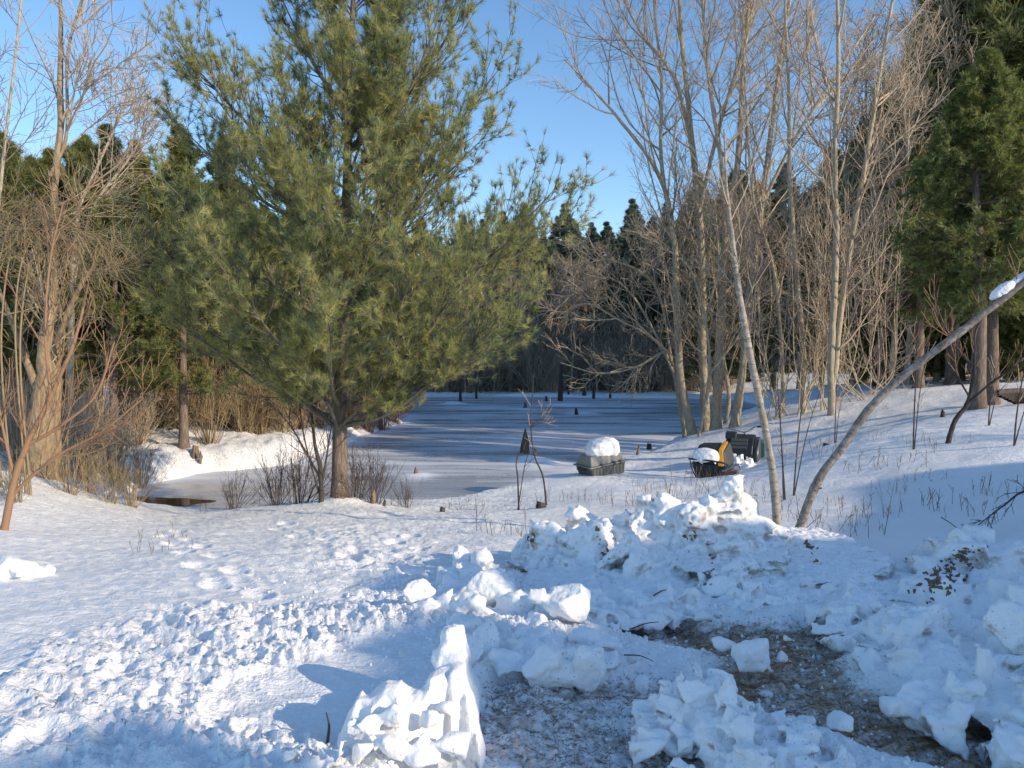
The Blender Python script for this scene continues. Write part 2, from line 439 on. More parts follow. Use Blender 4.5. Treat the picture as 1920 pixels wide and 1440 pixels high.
M['twig_tan'] = twigmat('twig_tan', (.16, .115, .06), (.38, .29, .17))
M['twig_dark'] = twigmat('twig_dark', (.05, .035, .032), (.15, .115, .10))
M['twig_purple'] = twigmat('twig_purple', (.18, .135, .13), (.40, .32, .29))
M['weed'] = twigmat('weed', (.10, .07, .05), (.22, .16, .10))
def leafmat(name, stops, tr=.25):
    m, t, b = newmat(name)
    r = ramp(t, attr(t, 'tint'), stops); b.inputs['Roughness'].default_value = .55
    nb = noise(t, texc(t), .9, 3, .6)
    c = mixc(t, math_(t, 'MULTIPLY', ramp(t, nb, [(.35, (0, 0, 0)), (.65, (1, 1, 1))]).outputs[0], .55), r.outputs[0], stops[-2][1])
    t.links.new(c, b.inputs['Base Color'])
    tl = t.nodes.new('ShaderNodeBsdfTranslucent'); t.links.new(c, tl.inputs[0])
    mx = t.nodes.new('ShaderNodeMixShader'); mx.inputs[0].default_value = tr
    out = t.nodes['Material Output']
    t.links.new(b.outputs[0], mx.inputs[1]); t.links.new(tl.outputs[0], mx.inputs[2]); t.links.new(mx.outputs[0], out.inputs[0])
    return m
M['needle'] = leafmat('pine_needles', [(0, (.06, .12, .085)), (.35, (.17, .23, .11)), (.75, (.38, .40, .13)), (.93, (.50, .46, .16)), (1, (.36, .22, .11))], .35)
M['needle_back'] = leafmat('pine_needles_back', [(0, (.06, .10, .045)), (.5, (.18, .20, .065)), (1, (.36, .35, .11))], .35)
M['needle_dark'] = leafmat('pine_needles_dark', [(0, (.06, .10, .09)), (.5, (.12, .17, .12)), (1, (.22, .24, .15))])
M['hemlock'] = leafmat('hemlock_needles', [(0, (.04, .085, .035)), (.5, (.12, .17, .05)), (.9, (.32, .33, .09)), (1, (.28, .19, .09))], .35)
M['brownleaf'] = leafmat('brown_foliage', [(0, (.05, .04, .025)), (.5, (.12, .095, .05)), (1, (.22, .17, .09))])
m, t, b = newmat('birch_bark'); M['birch'] = m
nb = noise(t, texc(t, (5, 5, 13)), 1.6, 6, .75, 1.2); nn = noise(t, texc(t), 6, 4, .7)
c = ramp(t, nb, [(.34, (.07, .055, .042)), (.44, (.27, .225, .18)), (.60, (.46, .41, .34)), (.8, (.62, .57, .49))]).outputs[0]
c = mixc(t, ramp(t, nn, [(.5, (0, 0, 0)), (.75, (.8, .8, .8))]).outputs[0], c, (.26, .19, .13))
t.links.new(c, b.inputs['Base Color']); b.inputs['Roughness'].default_value = .7; bump(t, b, nb, .5, .01)
m, t, b = newmat('birch_gray'); M['birch_gray'] = m
nb = noise(t, texc(t, (14, 14, 14)), 1.2, 5, .75, .6); n3 = noise(t, texc(t, (1, 1, 1)), 3.5, 4, .7)
c = ramp(t, nb, [(.34, (.045, .036, .03)), (.44, (.20, .165, .14)), (.60, (.42, .37, .31)), (.8, (.6, .55, .48))]).outputs[0]
t.links.new(mixc(t, ramp(t, n3, [(.45, (0, 0, 0)), (.6, (.8, .8, .8))]).outputs[0], c, (.20, .155, .12)), b.inputs['Base Color']); b.inputs['Roughness'].default_value = .8; bump(t, b, nb, .6, .01)
def plain(name, c, rough=.5, metal=0, var=.25):
    m, t, b = newmat(name); n = noise(t, texc(t), 14, 5, .7)
    dk = tuple(x * (1 - var) for x in c); lt = tuple(min(1, x * (1 + var)) for x in c)
    t.links.new(mixc(t, n, dk, lt), b.inputs['Base Color']); b.inputs['Roughness'].default_value = rough; b.inputs['Metallic'].default_value = metal
    bump(t, b, n, .15, .005); return m
M['black_plastic'] = plain('black_plastic', (.018, .02, .022), .45)
M['vent_gray'] = plain('vent_gray', (.06, .065, .065), .5)
M['orange'] = plain('orange_paint', (.62, .28, .03), .4)
M['steel'] = plain('steel', (.35, .34, .34), .35, .8)
M['rust'] = plain('rust', (.26, .10, .045), .9, 0, .6)
M['teal'] = plain('teal_panel', (.06, .15, .16), .5)
M['weathered'] = plain('weathered_gray', (.25, .245, .22), .8, 0, .4)
M['weathered_dark'] = plain('weathered_dark_gray', (.10, .10, .10), .8, 0, .4)

# ------------------------------------------------------------------ ground sheet
def build_ground():
    nr, na = 1150, 1000
    r = np.concatenate([[.0], np.geomspace(.9, 900, nr - 1)])
    # angular samples dense in the view
    a = np.linspace(-1, 1, na); ang = np.radians(38) * a + np.radians(142) * (np.abs(a) ** 9) * np.sign(a)
    ang = np.clip(ang, -PI, PI)
    Rr, Aa = np.meshgrid(r, ang, indexing='ij')
    x = Rr * np.sin(Aa); y = Rr * np.cos(Aa)
    z = np.empty_like(x)
    for i in range(0, nr, 100): z[i:i + 100] = height(x[i:i + 100], y[i:i + 100])
    _, s = base_h(x, y)
    dirt = plow(x, y)
    dirt = dirt * (.72 + .28 * sst(.7, 1.2, x)) * (1 - .3 * sst(3.7, 3.3, y) * 0)
    dirt = np.maximum(dirt, .35 * cl_zone(x, y) * sst(-.1, .5, fbm(x * 1.7, y * 1.7, 3)) * (y < 4.9))
    # litter: under trees on the left wood floor & bare spots near the shore
    lit = sst(17, 20, y) * (1 - sst(-3, 1, x)) * .9 + sst(62, 70, y) * .6
    lit = np.maximum(lit, .5 * (1 - sst(-4.5, -3.2, x)) * sst(8, 11, y))
    lit = np.maximum(lit, .35 * sst(14, 20, y) * sst(1, 4, x))
    lit *= sst(0, .6, s)
    idx = np.arange(nr * na).reshape(nr, na)
    Q = np.stack([idx[:-1, :-1], idx[:-1, 1:], idx[1:, 1:], idx[1:, :-1]], -1).reshape(-1, 4)[:, ::-1]
    me = mesh_np('snow_ground', np.stack([x, y, z], -1), Q, 4, True, None, {'dirt': dirt.ravel(), 'litter': np.clip(lit, 0, 1).ravel()})
    o = link('snow_ground', me, M['ground']); o['kind'] = 'structure'; o['label'] = 'snow covered ground sloping down to the pond'
build_ground()

stumps = [  # px, py(base), top py, width px, kind
    (985, 850, 805, 15), (1003, 862, 838, 7), (1126, 800, 800, 1)]
mounds = [(*onice(990, 862), .10, 1.1), (*onice(1015, 868), .05, 1.6), (*onice(780, 893), .07, .9), (*onice(985, 768), .10, 1.0), (*onice(850, 758), .18, 1.6),
          (*onice(1060, 760), .08, 2.5), (*onice(1090, 775), .06, 2.0)]
def build_ice():
    x = np.arange(-16, 22, .10); y = np.arange(13.5, 68, .14)
    X, Y = np.meshgrid(x, y, indexing='ij')
    z = np.full(X.shape, ICE); sn = np.zeros(X.shape)
    for mx_, my_, h_, r_ in mounds:
        g = np.exp(-((X - mx_) ** 2 + ((Y - my_) * .8) ** 2) / (r_ * .45) ** 2)
        z += h_ * g * (1 + .3 * perlin(X * 4, Y * 4)); sn = np.maximum(sn, g)
    s = pond_sd(X, Y)
    sn = np.maximum(sn, np.exp(-np.abs(s) / .35) * .5) - .25 * (1 - sst(18, 22, Y)) * (X < -1)
    z += .012 * np.clip(fbm(X * .35, Y * .9, 3), 0, 1)
    idx = np.arange(X.size).reshape(X.shape)
    Q = np.stack([idx[:-1, :-1], idx[1:, :-1], idx[1:, 1:], idx[:-1, 1:]], -1)
    keep = (s[:-1, :-1] < 1.6)
    me = mesh_np('frozen_pond', np.stack([X, Y, z], -1), Q[keep], 4, True, None, {'snow': sn.ravel()})
    o = link('frozen_pond', me, M['ice']); o['kind'] = 'structure'; o['label'] = 'frozen pond with wind blown snow streaks'
    # open water at the left near shore
    c = onice(288, 946); ang = np.linspace(0, 2 * PI, 60, endpoint=False)
    rr_ = 1 + .18 * np.sin(3 * ang + 1) + .1 * np.sin(7 * ang)
    V = np.stack([c[0] + 1.0 * rr_ * np.cos(ang), c[1] + .15 + .62 * rr_ * np.sin(ang), np.full(60, ICE + .02)], -1)
    me = bpy.data.meshes.new('open_water'); me.from_pydata([tuple(q) for q in V], [], [tuple(range(60))])
    o = link('open_water', me, M['water']); o['kind'] = 'structure'; o['label'] = 'patch of dark open water at the near edge of the ice'
build_ice()

# ------------------------------------------------------------------ bare trees
def subtree(tb, Ps, Rs, levels, r, tintv=None):
    """levels: list of dict(k,t0,t1,a0,a1,L,Lv,m,wob,up,rf,sides)"""
    cur, curR = Ps, Rs
    for lv in levels:
        p, d, rad, t, idx = spawn(cur, curR, lv['k'], lv['t0'], lv['t1'], lv['a0'], lv['a1'], r, lv.get('flat', 0))
        if lv.get('away') is not None:
            pass
        L = lv['L'] * r.uniform(.5, 1.25, len(p)) * (1 - lv.get('tl', .5) * t)
        nx = grow(p, d, L, lv['m'], lv['wob'], lv['up'], r)
        r0 = np.minimum(rad * .75, lv['r0'] * r.uniform(.7, 1.2, len(p)))
        nR = taper(len(p), lv['m'] + 1, r0, np.maximum(r0 * .3, lv['rmin']))
        tb.add(nx, nR, lv.get('sides', 3), r.uniform(0, 1, len(p)))
        cur, curR = nx, nR
    return cur

def bare_tree(name, label, stems, levels, barkm, twigm, group=None, seed=1, cat='tree', sides=9, cleart=.0, extra=None, straight=False):
    """stems: list of [(px,py,D,rad)...] first point sits on the ground when ground=True"""
    r = np.random.default_rng(seed)
    s0 = stems[0][0]
    base = B(s0[0], s0[2])
    root = thing(name, label, cat, tuple(base), 0, group)
    tk = TB(); cr = TB()
    for st in stems:
        pts = np.array([P(q[0], q[1], q[2]) for q in st]); rad = np.array([q[3] for q in st]) * (.85 if name == 'hardwood_tree' else 1)
        if st[0][1] > 0:
            b0 = B(st[0][0], st[0][2])
            if st is stems[0] or cat in ('thicket', 'bush') or (name == 'sapling' and st[0][1] > 780 and abs(st[0][0] - stems[0][0][0]) < 8):
                pts[0] = b0
        pts[0] = pts[0] - np.array([0, 0, .12]) if st is stems[0] else pts[0]
        m = 6 * len(st)
        c = spline(pts, m); rr = np.interp(np.linspace(0, len(st) - 1, m), np.arange(len(st)), rad)
        if not straight:
            c[1:] += np.cumsum(r.normal(size=(m - 1, 3)), 0) * rad[0] * .045
        rr *= 1 + .05 * r.normal(size=m)
        rr[0] *= 1.35; rr[1] *= 1.1
        tk.add(c[None] - base, rr[None], sides, np.array([.6]))
        subtree(cr, c[None] - base, rr[None], levels, r)
        if extra: subtree(tk, c[None] - base, rr[None], extra, r)
    link('trunk', tk.mesh('trunk'), barkm, root)
    link('crown', cr.mesh('crown'), twigm, root)
    return root

def LV(k, L, r0, rmin, m=5, a=(.4, .9), t=(.25, 1), wob=.10, up=.10, tl=.5, sides=3, flat=0):
    return dict(k=k, L=L, r0=r0, rmin=rmin, m=m, a0=a[0], a1=a[1], t0=t[0], t1=t[1], wob=wob, up=up, tl=tl, sides=sides, flat=flat)

# right clump of hardwood trees at the pond edge
big = [LV(16, 5.4, .038, .009, 7, (.45, .95), (.22, 1), .09, .10, .5, 4), LV(8, 2.1, .014, .006, 5, (.4, .9), (.15, 1), .12, .05), LV(5, .9, .007, .0045, 4, (.4, .9), (.1, 1), .15, .02)]
mid = [LV(14, 3.4, .028, .008, 6, (.4, .9), (.25, 1), .10, .10, .5, 4), LV(7, 1.5, .011, .0055, 4, (.4, .9), (.15, 1), .12, .05), LV(4, .7, .007, .0045, 3, (.4, .9), (.1, 1), .15, .0)]
bare_tree('hardwood_tree', 'mossy bare tree leaning left, leftmost trunk of the clump at the pond edge',
          [[(1300, 812, 27, .20), (1278, 720, 27, .17), (1268, 600, 27, .15), (1262, 450, 27, .12), (1235, 330, 27, .09), (1150, 210, 27, .06), (1060, 110, 27, .03)],
           [(1262, 450, 27, .09), (1240, 300, 27, .08), (1240, 160, 27.5, .06), (1225, 0, 28, .05), (1220, -150, 28, .03)]],
          big, M['gray_bark'], M['twig_gray'], 'bare trees clustered at the pond edge', 21)
bare_tree('hardwood_tree', 'bare trunk with a tall dark fork, second from left in the pond edge clump',
          [[(1325, 808, 27.5, .22), (1320, 700, 27.5, .19), (1316, 560, 27.5, .17), (1310, 400, 27.5, .14), (1295, 250, 27.5, .11), (1280, 100, 27.5, .09), (1262, -150, 27.5, .05)],
           [(1300, 290, 27.5, .09), (1265, 150, 27.5, .07), (1200, 60, 27.5, .05), (1150, -40, 27.5, .03)],
           [(1310, 400, 27.5, .09), (1345, 250, 27, .08), (1390, 100, 27, .07), (1440, -100, 27, .04)]],
          big, M['gray_bark'], M['twig_gray'], 'bare trees clustered at the pond edge', 22)
bare_tree('hardwood_tree', 'tall pale barked bare tree, third from left in the pond edge clump',
          [[(1342, 800, 26.5, .22), (1348, 700, 26.5, .19), (1356, 560, 26.5, .16), (1368, 400, 26.5, .13), (1385, 290, 26.5, .12), (1395, 100, 26.5, .09), (1420, -150, 26.5, .05)],
           [(1360, 480, 26.5, .10), (1352, 300, 26, .09), (1330, 150, 26, .07), (1310, -100, 26, .04)]],
          big, M['gray_bark'], M['twig_gray'], 'bare trees clustered at the pond edge', 23)
bare_tree('hardwood_tree', 'bare tree leaning right, rightmost thick trunk of the pond edge clump',
          [[(1376, 792, 26, .18), (1392, 690, 26, .15), (1402, 560, 26, .13), (1425, 400, 26, .11), (1445, 250, 26, .10), (1470, 60, 26, .07), (1500, -150, 26, .04)],
           [(1430, 380, 26, .07), (1490, 260, 25.5, .06), (1560, 150, 25, .05), (1640, 30, 25, .03)]],
          big, M['gray_bark'], M['twig_gray'], 'bare trees clustered at the pond edge', 24)
bare_tree('hardwood_tree', 'short slender bare trunk tucked low between the pond edge clump stems',
          [[(1360, 796, 28, .10), (1366, 740, 28, .09), (1352, 640, 28, .07), (1350, 520, 28, .05), (1340, 380, 28, .03)]],
          mid, M['gray_bark'], M['twig_gray'], 'bare trees clustered at the pond edge', 25)
bare_tree('hardwood_tree', 'slim pale bare tree standing between the pond edge clump and the double trunk tree',
          [[(1506, 768, 24, .12), (1504, 640, 24, .11), (1490, 480, 24, .09), (1480, 330, 24, .08), (1478, 180, 24, .06), (1470, 0, 24, .04), (1465, -120, 24, .03)]],
          mid, M['gray_bark'], M['twig_gray'], None, 26)
bare_tree('hardwood_tree', 'tall double trunk bare tree on the snowy bank right of centre',
          [[(1560, 772, 22.5, .13), (1560, 680, 22.5, .12), (1565, 560, 22.5, .11), (1568, 430, 22.5, .10), (1566, 280, 22.5, .08), (1572, 120, 22.5, .07), (1570, -120, 22.5, .04)],
           [(1559, 745, 22.5, .09), (1566, 690, 22.5, .10), (1580, 560, 22.5, .10), (1600, 430, 22.5, .09), (1625, 300, 22.5, .08), (1650, 150, 22.5, .06), (1690, -80, 22.5, .04)]],
          [LV(24, 4.4, .032, .008, 7, (.45, .9), (.2, 1), .08, .09, .5, 4), LV(8, 1.8, .012, .0055, 5, (.35, .8), (.15, 1), .1, .05), LV(4, .8, .007, .0045, 3, (.4, .9), (.1, 1), .15, .0)],
          M['gray_bark'], M['twig_gray'], None, 27)
bare_tree('hardwood_tree', 'thin bare tree with a bent trunk just left of the double trunk tree',
          [[(1470, 772, 25, .08), (1465, 640, 25, .07), (1450, 500, 25, .06), (1415, 380, 25, .05), (1400, 200, 25, .04), (1395, 20, 25, .02)]],
          mid, M['gray_bark'], M['twig_gray'], None, 28)
# low sprawling bough tree left of clump (long arching limbs over the ice)
bare_tree('hardwood_tree', 'low sprawling bare tree with long arching limbs reaching left over the ice',
          [[(1286, 806, 28.5, .10), (1272, 740, 28, .09), (1262, 690, 28, .08), (1248, 660, 27.5, .06), (1190, 690, 27, .045), (1120, 700, 27, .035), (1050, 680, 27, .018)],
           [(1264, 700, 28, .06), (1230, 640, 27.5, .05), (1160, 600, 27, .04), (1100, 570, 27, .03), (1050, 590, 27, .015)],
           [(1262, 690, 28, .06), (1230, 540, 27.5, .05), (1150, 490, 27, .04), (1080, 500, 27, .02)],
           [(1262, 690, 28, .06), (1190, 560, 27.5, .045), (1130, 520, 27, .03), (1060, 560, 27, .015)]],
          [LV(16, 2.4, .025, .010, 6, (.4, 1.0), (.15, 1), .13, .03), LV(6, 1.0, .012, .007, 4, (.4, 1.0), (.1, 1), .16, .0), LV(3, .5, .008, .006, 3, (.4, .9), (.1, 1), .15, .0)],
          M['gray_bark'], M['twig_gray'], None, 29, straight=False)
bare_tree('hardwood_tree', 'gnarled bare understory tree tangled in front of the clump trunks',
          [[(1310, 800, 25.5, .07), (1330, 700, 25.5, .06), (1322, 600, 25.5, .05), (1290, 500, 25.5, .03), (1230, 460, 25.5, .02)],
           [(1330, 700, 25.5, .05), (1390, 620, 25.5, .04), (1420, 520, 25.5, .03), (1400, 420, 25.5, .02)],
           [(1322, 600, 25.5, .04), (1350, 480, 25.5, .03), (1330, 380, 25.5, .02)]],
          [LV(22, 2.4, .016, .006, 6, (.4, 1.1), (.1, 1), .16, .0), LV(7, 1.1, .009, .005, 4, (.4, 1.0), (.1, 1), .18, .0), LV(4, .6, .008, .006, 3, (.4, .9), (.1, 1), .15, .0)],
          M['gray_bark'], M['twig_gray'], None, 30)
for i, (x0, D, lab) in enumerate([(1590, 24, 'grey bare thicket behind the double trunk tree'), (1450, 24, 'tangled bare thicket of thin stems right of the pond edge clump'), (1525, 23.5, 'bare thicket of thin stems at the foot of the slim pale tree'),
                                  (1640, 25, 'bare brown thicket between the double trunk tree and the evergreens')]):
    stems = []
    r_ = random.Random(40 + i)
    for j in range(9):
        a = r_.uniform(-60, 60)
        stems.append([(x0 + r_.uniform(-34, 34), 778, D, .020), (x0 + a * .6 + r_.uniform(-14, 14), 690, D, .018), (x0 + a * .9 + r_.uniform(-12, 12), 560, D, .014), (x0 + a * 1.3, 400 + r_.uniform(-60, 60), D, .009)])
    bare_tree('thicket', lab, stems, [LV(9, 1.8, .012, .006, 5, (.3, .9), (.15, 1), .12, .05), LV(7, .8, .007, .0045, 3, (.4, .9), (.1, 1), .15, .02)],
              M['gray_bark'], M['twig_purple'] if i % 2 else M['twig_gray'], None, 50 + i, 'thicket', 5)

# birches on the near right
def near_branches(k, L, r0=.008, up=.10): return [LV(k, L, r0, .003, 6, (.4, .9), (.45, 1), .10, up), LV(5, L * .4, .004, .0022, 4, (.4, .8), (.2, 1), .12, .05)]
bt = bare_tree('birch_tree', 'upright thin pale birch, the left stem rising from the snow pile',
          [[(1459, 998, 8.3, .043), (1452, 900, 8.3, .041), (1436, 800, 8.3, .040), (1420, 720, 8.3, .038), (1400, 620, 8.3, .038), (1384, 520, 8.35, .032), (1376, 440, 8.35, .025), (1366, 340, 8.35, .016), (1362, 240, 8.4, .008)]],
          near_branches(12, 1.3), M['birch'], M['twig_gray'], None, 31, straight=False)
st = [[(1488, 1002, 8.3, .045), (1530, 905, 8.2, .044), (1580, 835, 8.1, .042), (1625, 770, 8.0, .041), (1690, 705, 7.9, .039), (1780, 635, 7.7, .037), (1870, 565, 7.6, .034), (1960, 495, 7.5, .03), (2080, 420, 7.4, .02)]]
bl = bare_tree('birch_tree', 'leaning grey birch arching far to the right out of the snow pile', st,
          [LV(9, .9, .008, .003, 6, (.5, 1.0), (.5, .95), .08, .16), LV(4, .4, .004, .0022, 4, (.4, .8), (.2, 1), .12, .05)], M['birch_gray'], M['twig_red'], None, 32, extra=[LV(14, .07, .020, .008, 3, (.8, 1.4), (.05, .9), .1, .1, 0, 6)])
# bark collars on the leaning birch, and the snow caught on it
def ring(p, d, r0, w):
    pass

# saplings in front of the pond
sap = [LV(3, .45, .005, .003, 6, (.5, .9), (.35, .9), .08, .10), LV(3, .2, .004, .003, 3, (.4, .8), (.2, 1), .1, .05)]
bare_tree('sapling', 'taller bent sapling with spreading upper twigs standing before the frozen pond',
          [[(1026, 938, 13, .016), (1018, 895, 13, .015), (1002, 855, 13, .013), (995, 800, 13, .011), (998, 740, 13, .007), (1000, 700, 13, .005)],
           [(996, 800, 13, .011), (1012, 785, 13, .009), (1034, 760, 13, .006)],
           [(996, 802, 13, .008), (1014, 793, 13, .006), (1045, 786, 13, .004)]],
          sap, M['dark_bark'], M['twig_gray'], None, 33, 'sapling', 6)
bare_tree('sapling', 'short forked sapling left of the taller bent one by the pond',
          [[(973, 950, 12.8, .016), (971, 900, 12.8, .014), (968, 870, 12.8, .009), (975, 842, 12.8, .005)],
           [(971, 900, 12.8, .010), (984, 873, 12.8, .008), (994, 845, 12.8, .004)]],
          sap[:1], M['dark_bark'], M['twig_dark'], None, 34, 'sapling', 6)
# right side saplings
bare_tree('sapling', 'curved dark sapling with orange tipped shoots on the right snow slope',
          [[(1775, 834, 13, .045), (1790, 790, 13, .04), (1815, 755, 13, .036), (1827, 690, 13, .028), (1828, 630, 13, .02), (1845, 590, 13, .012)],
           [(1826, 686, 13, .022), (1800, 660, 13, .018), (1775, 620, 13, .014), (1750, 560, 13, .008)],
           [(1812, 757, 13, .022), (1870, 710, 12.5, .018), (1930, 670, 12, .012)],
           [(1818, 745, 13, .018), (1795, 700, 13, .014), (1790, 640, 13, .008)]],
          [LV(9, .8, .010, .004, 6, (.3, .8), (.3, 1), .07, .16), LV(3, .3, .005, .004, 3, (.3, .7), (.2, 1), .08, .1)], M['dark_bark'], M['twig_red'], None, 35, 'sapling', 6)
for i, (px, D, top, lean, lab) in enumerate([
    (1470, 11.5, 700, -14, 'thin upright shoot rising left of the leaning birch'),
    (1487, 11.8, 690, 26, 'thin shoot slanting right between the two birches'),
    (1565, 16, 700, 4, 'pair of straight grey shoots growing on the bank below the double trunk tree'),
    (1712, 13, 610, 10, 'straight thin sapling right of the arching birch stem'),
    (1853, 14, 690, 12, 'short dark sapling beside the right pair of trunks'),
    (1900, 12, 650, 30, 'dark sapling at the far right edge of the snow slope')]):
    y0 = 1000 - 0
    b0 = B(px, D); sx, sy = screen(b0[0], b0[1], b0[2]); sy = float(sy)
    bare_tree('sapling', lab, [[(px, sy, D, .014), (px + lean * .3, sy + (top - sy) * .4, D, .011), (px + lean, top, D, .005)],
                               [(px + 2, sy, D, .010), (px + lean * .8 + 6, sy + (top - sy) * .5, D, .007), (px + lean * 1.6 + 14, top + 30, D, .004)]],
              [LV(7, .5, .006, .003, 4, (.3, .7), (.3, 1), .08, .12)], M['dark_bark'], M['twig_gray'], None, 60 + i, 'sapling', 5)
# drooping twig at far right foreground
bare_tree('fallen_branch', 'dark drooping branch tip hanging low over the snow at the right edge',
          [[(1990, 890, 8.0, .016), (1930, 925, 8.0, .012), (1880, 950, 8.0, .009), (1835, 985, 8.0, .004)]],
          [LV(12, .34, .006, .003, 5, (.4, .9), (.1, 1), .10, -.12), LV(3, .14, .004, .003, 3, (.4, .8), (.2, 1), .1, -.05)], M['dark_bark'], M['twig_dark'], None, 70, 'branch', 5)

# pair of brown trunks on the right + crown
# left: old golden trunks
lt = [LV(9, 2.2, .014, .006, 6, (.5, 1.1), (.2, 1), .12, .10, .4, 4), LV(7, 1.1, .012, .006, 5, (.4, .9), (.15, 1), .14, .06), LV(4, .5, .007, .005, 3, (.4, .9), (.1, 1), .15, .02)]
bare_tree('willow_tree', 'thick golden barked old trunk at the left, front one of the pair',
          [[(66, 905, 12, .24), (72, 820, 12, .19), (76, 740, 12, .16), (82, 660, 12, .10), (92, 520, 12.2, .065), (96, 350, 12.3, .055), (104, 180, 12.4, .045), (104, 20, 12.5, .03), (100, -120, 12.5, .02)],
           [(94, 330, 12.3, .03), (125, 250, 12.4, .026), (128, 100, 12.4, .022), (160, -20, 12.4, .02)]],
          lt, M['gold_bark'], M['twig_gray'], None, 81)
bare_tree('willow_tree', 'forked golden trunk standing close behind the thick one at the left',
          [[(92, 890, 12.6, .17), (98, 800, 12.6, .14), (104, 740, 12.6, .11), (112, 650, 12.6, .07), (150, 560, 12.6, .045), (190, 500, 12.6, .03)],
           [(98, 800, 12.6, .08), (60, 700, 12.6, .06), (20, 600, 12.6, .04), (-30, 480, 12.6, .02)]],
          lt, M['gold_bark'], M['twig_tan'], None, 82)
bare_tree('willow_tree', 'reddish arching willow stem leaning in from the left edge of the snow',
          [[(4, 975, 8.6, .045), (28, 900, 8.6, .038), (50, 835, 8.6, .033), (95, 740, 8.6, .026), (140, 640, 8.6, .018), (165, 540, 8.6, .010)],
           [(50, 835, 8.6, .022), (110, 800, 8.6, .018), (180, 740, 8.6, .014), (215, 640, 8.6, .008)],
           [(20, 930, 8.6, .020), (100, 860, 8.6, .018), (190, 810, 8.6, .014), (270, 745, 8.6, .007)],
           [(28, 900, 8.6, .018), (5, 800, 8.6, .014), (-10, 700, 8.6, .009)],
           [(95, 740, 8.6, .018), (85, 620, 8.6, .014), (95, 480, 8.6, .010), (118, 380, 8.6, .006)]],
          [LV(11, 1.1, .009, .004, 7, (.3, .8), (.2, 1), .07, .13), LV(4, .45, .005, .003, 4, (.3, .8), (.2, 1), .1, .05)], M['twig_red'], M['twig_red'], None, 83, 'willow')
bare_tree('bare_tree', 'thin bare tree at the upper left edge with fine purple twigs',
          [[(-40, 860, 16, .07), (-20, 600, 16, .05), (5, 300, 16, .03), (28, 100, 16, .022), (45, -60, 16, .03)]],
          [LV(13, 2.6, .014, .006, 6, (.4, .9), (.25, 1), .1, .1, .5, 4), LV(7, 1.2, .011, .006, 4, (.4, .9), (.15, 1), .12, .05), LV(5, .6, .007, .005, 3, (.4, .9), (.1, 1), .15, .0)],
          M['gray_bark'], M['twig_purple'], None, 84)
bare_tree('bare_tree', 'slender bare tree with fine twigs against the sky left of the tall pine',
          [[(130, 850, 20, .10), (135, 600, 20, .07), (150, 400, 20, .045), (190, 300, 20, .03), (240, 180, 20, .02)],
           [(140, 500, 20, .045), (180, 380, 20, .035), (240, 300, 20, .025), (300, 200, 20, .015)]],
          [LV(12, 2.6, .015, .007, 6, (.4, .9), (.25, 1), .1, .1, .5, 4), LV(7, 1.2, .012, .007, 4, (.4, .9), (.15, 1), .12, .05), LV(5, .6, .008, .006, 3, (.4, .9), (.1, 1), .15, .0)],
          M['gray_bark'], M['twig_gray'], None, 85)
# arching brush tangle hanging at left, 400-560
r_ = random.Random(5)
stems = []
for j in range(16):
    x0 = r_.uniform(-60, 90); tipx = r_.uniform(60, 215); ty = r_.uniform(430, 600)
    stems.append([(x0 - 30, 900, 10.5, .016), (x0 - 50, 600 + r_.uniform(-40, 40), 10.5, .013), (x0 - 10, 420 + r_.uniform(-30, 60), 10.5, .010), ((x0 + tipx) / 2 + 30, 400 + r_.uniform(0, 60), 10.5, .007), (tipx, ty, 10.5, .003)])
bare_tree('brush_tangle', 'dense arching tan brush drooping over the left edge in front of the pines', stems,
          [LV(13, .9, .005, .003, 6, (.3, .9), (.4, 1), .08, -.08), LV(4, .4, .0035, .0025, 4, (.3, .8), (.2, 1), .1, -.05)], M['twig_tan'], M['twig_tan'], None, 86, 'bush', 4)

# ------------------------------------------------------------------ shrubs
def make_shrub(seed, nst, Hh, spread, lv, twig, rad=.012, curve=.05, name='shrub', rmin=.004):
    r = np.random.default_rng(seed)
    ang = r.uniform(0, 2 * PI, nst); tilt = np.abs(r.normal(0, spread, nst))
    d = np.stack([np.sin(tilt) * np.cos(ang), np.sin(tilt) * np.sin(ang), np.cos(tilt)], -1)
    p0 = np.stack([np.cos(ang), np.sin(ang), np.zeros(nst)], -1) * r.uniform(0, .22, nst)[:, None] * (Hh / 2) - np.array([0, 0, .06])
    pts = grow(p0, d, Hh * r.uniform(.55, 1.1, nst), 8, .05, curve, r)
    R = taper(nst, 9, rad * r.uniform(.6, 1.2, nst), rmin)
    tb = TB(); tb.add(pts, R, 4, r.uniform(0, 1, nst))
    cr = TB(); subtree(cr, pts, R, lv, r)
    return tb.mesh('stems'), cr.mesh('twigs')
def shrub_root(name, label, cat, px, D, meshes, mat, sc=1, rz=0, group=None):
    b = B(px, D); root = thing(name, label, cat, tuple(b), rz, group)
    s = link('stem', meshes[0], mat, root); c = link('crown', meshes[1], mat, root)
    root.scale = (sc, sc, sc) if not hasattr(sc, '__len__') else sc
    return root
shl = [LV(5, .8, .006, .004, 5, (.2, .7), (.2, .95), .07, .08), LV(4, .35, .004, .0035, 3, (.3, .7), (.2, 1), .1, .05)]
shA = make_shrub(101, 34, 3.0, .30, shl, None, .014, .02, rmin=.006)
shB = make_shrub(102, 26, 1.3, .38, [LV(4, .4, .0045, .003, 4, (.2, .7), (.2, .95), .07, .08), LV(2, .2, .003, .003, 3, (.3, .7), (.2, 1), .1, .05)], None, .008, .02, rmin=.003)
shC = make_shrub(103, 46, 2.2, .42, [LV(6, .7, .006, .004, 5, (.2, .8), (.1, .95), .10, .05), LV(3, .35, .0045, .004, 3, (.3, .9), (.2, 1), .12, .02)], None, .012, .0, rmin=.005)
def mcopy(ms): return (ms[0].copy(), ms[1].copy())
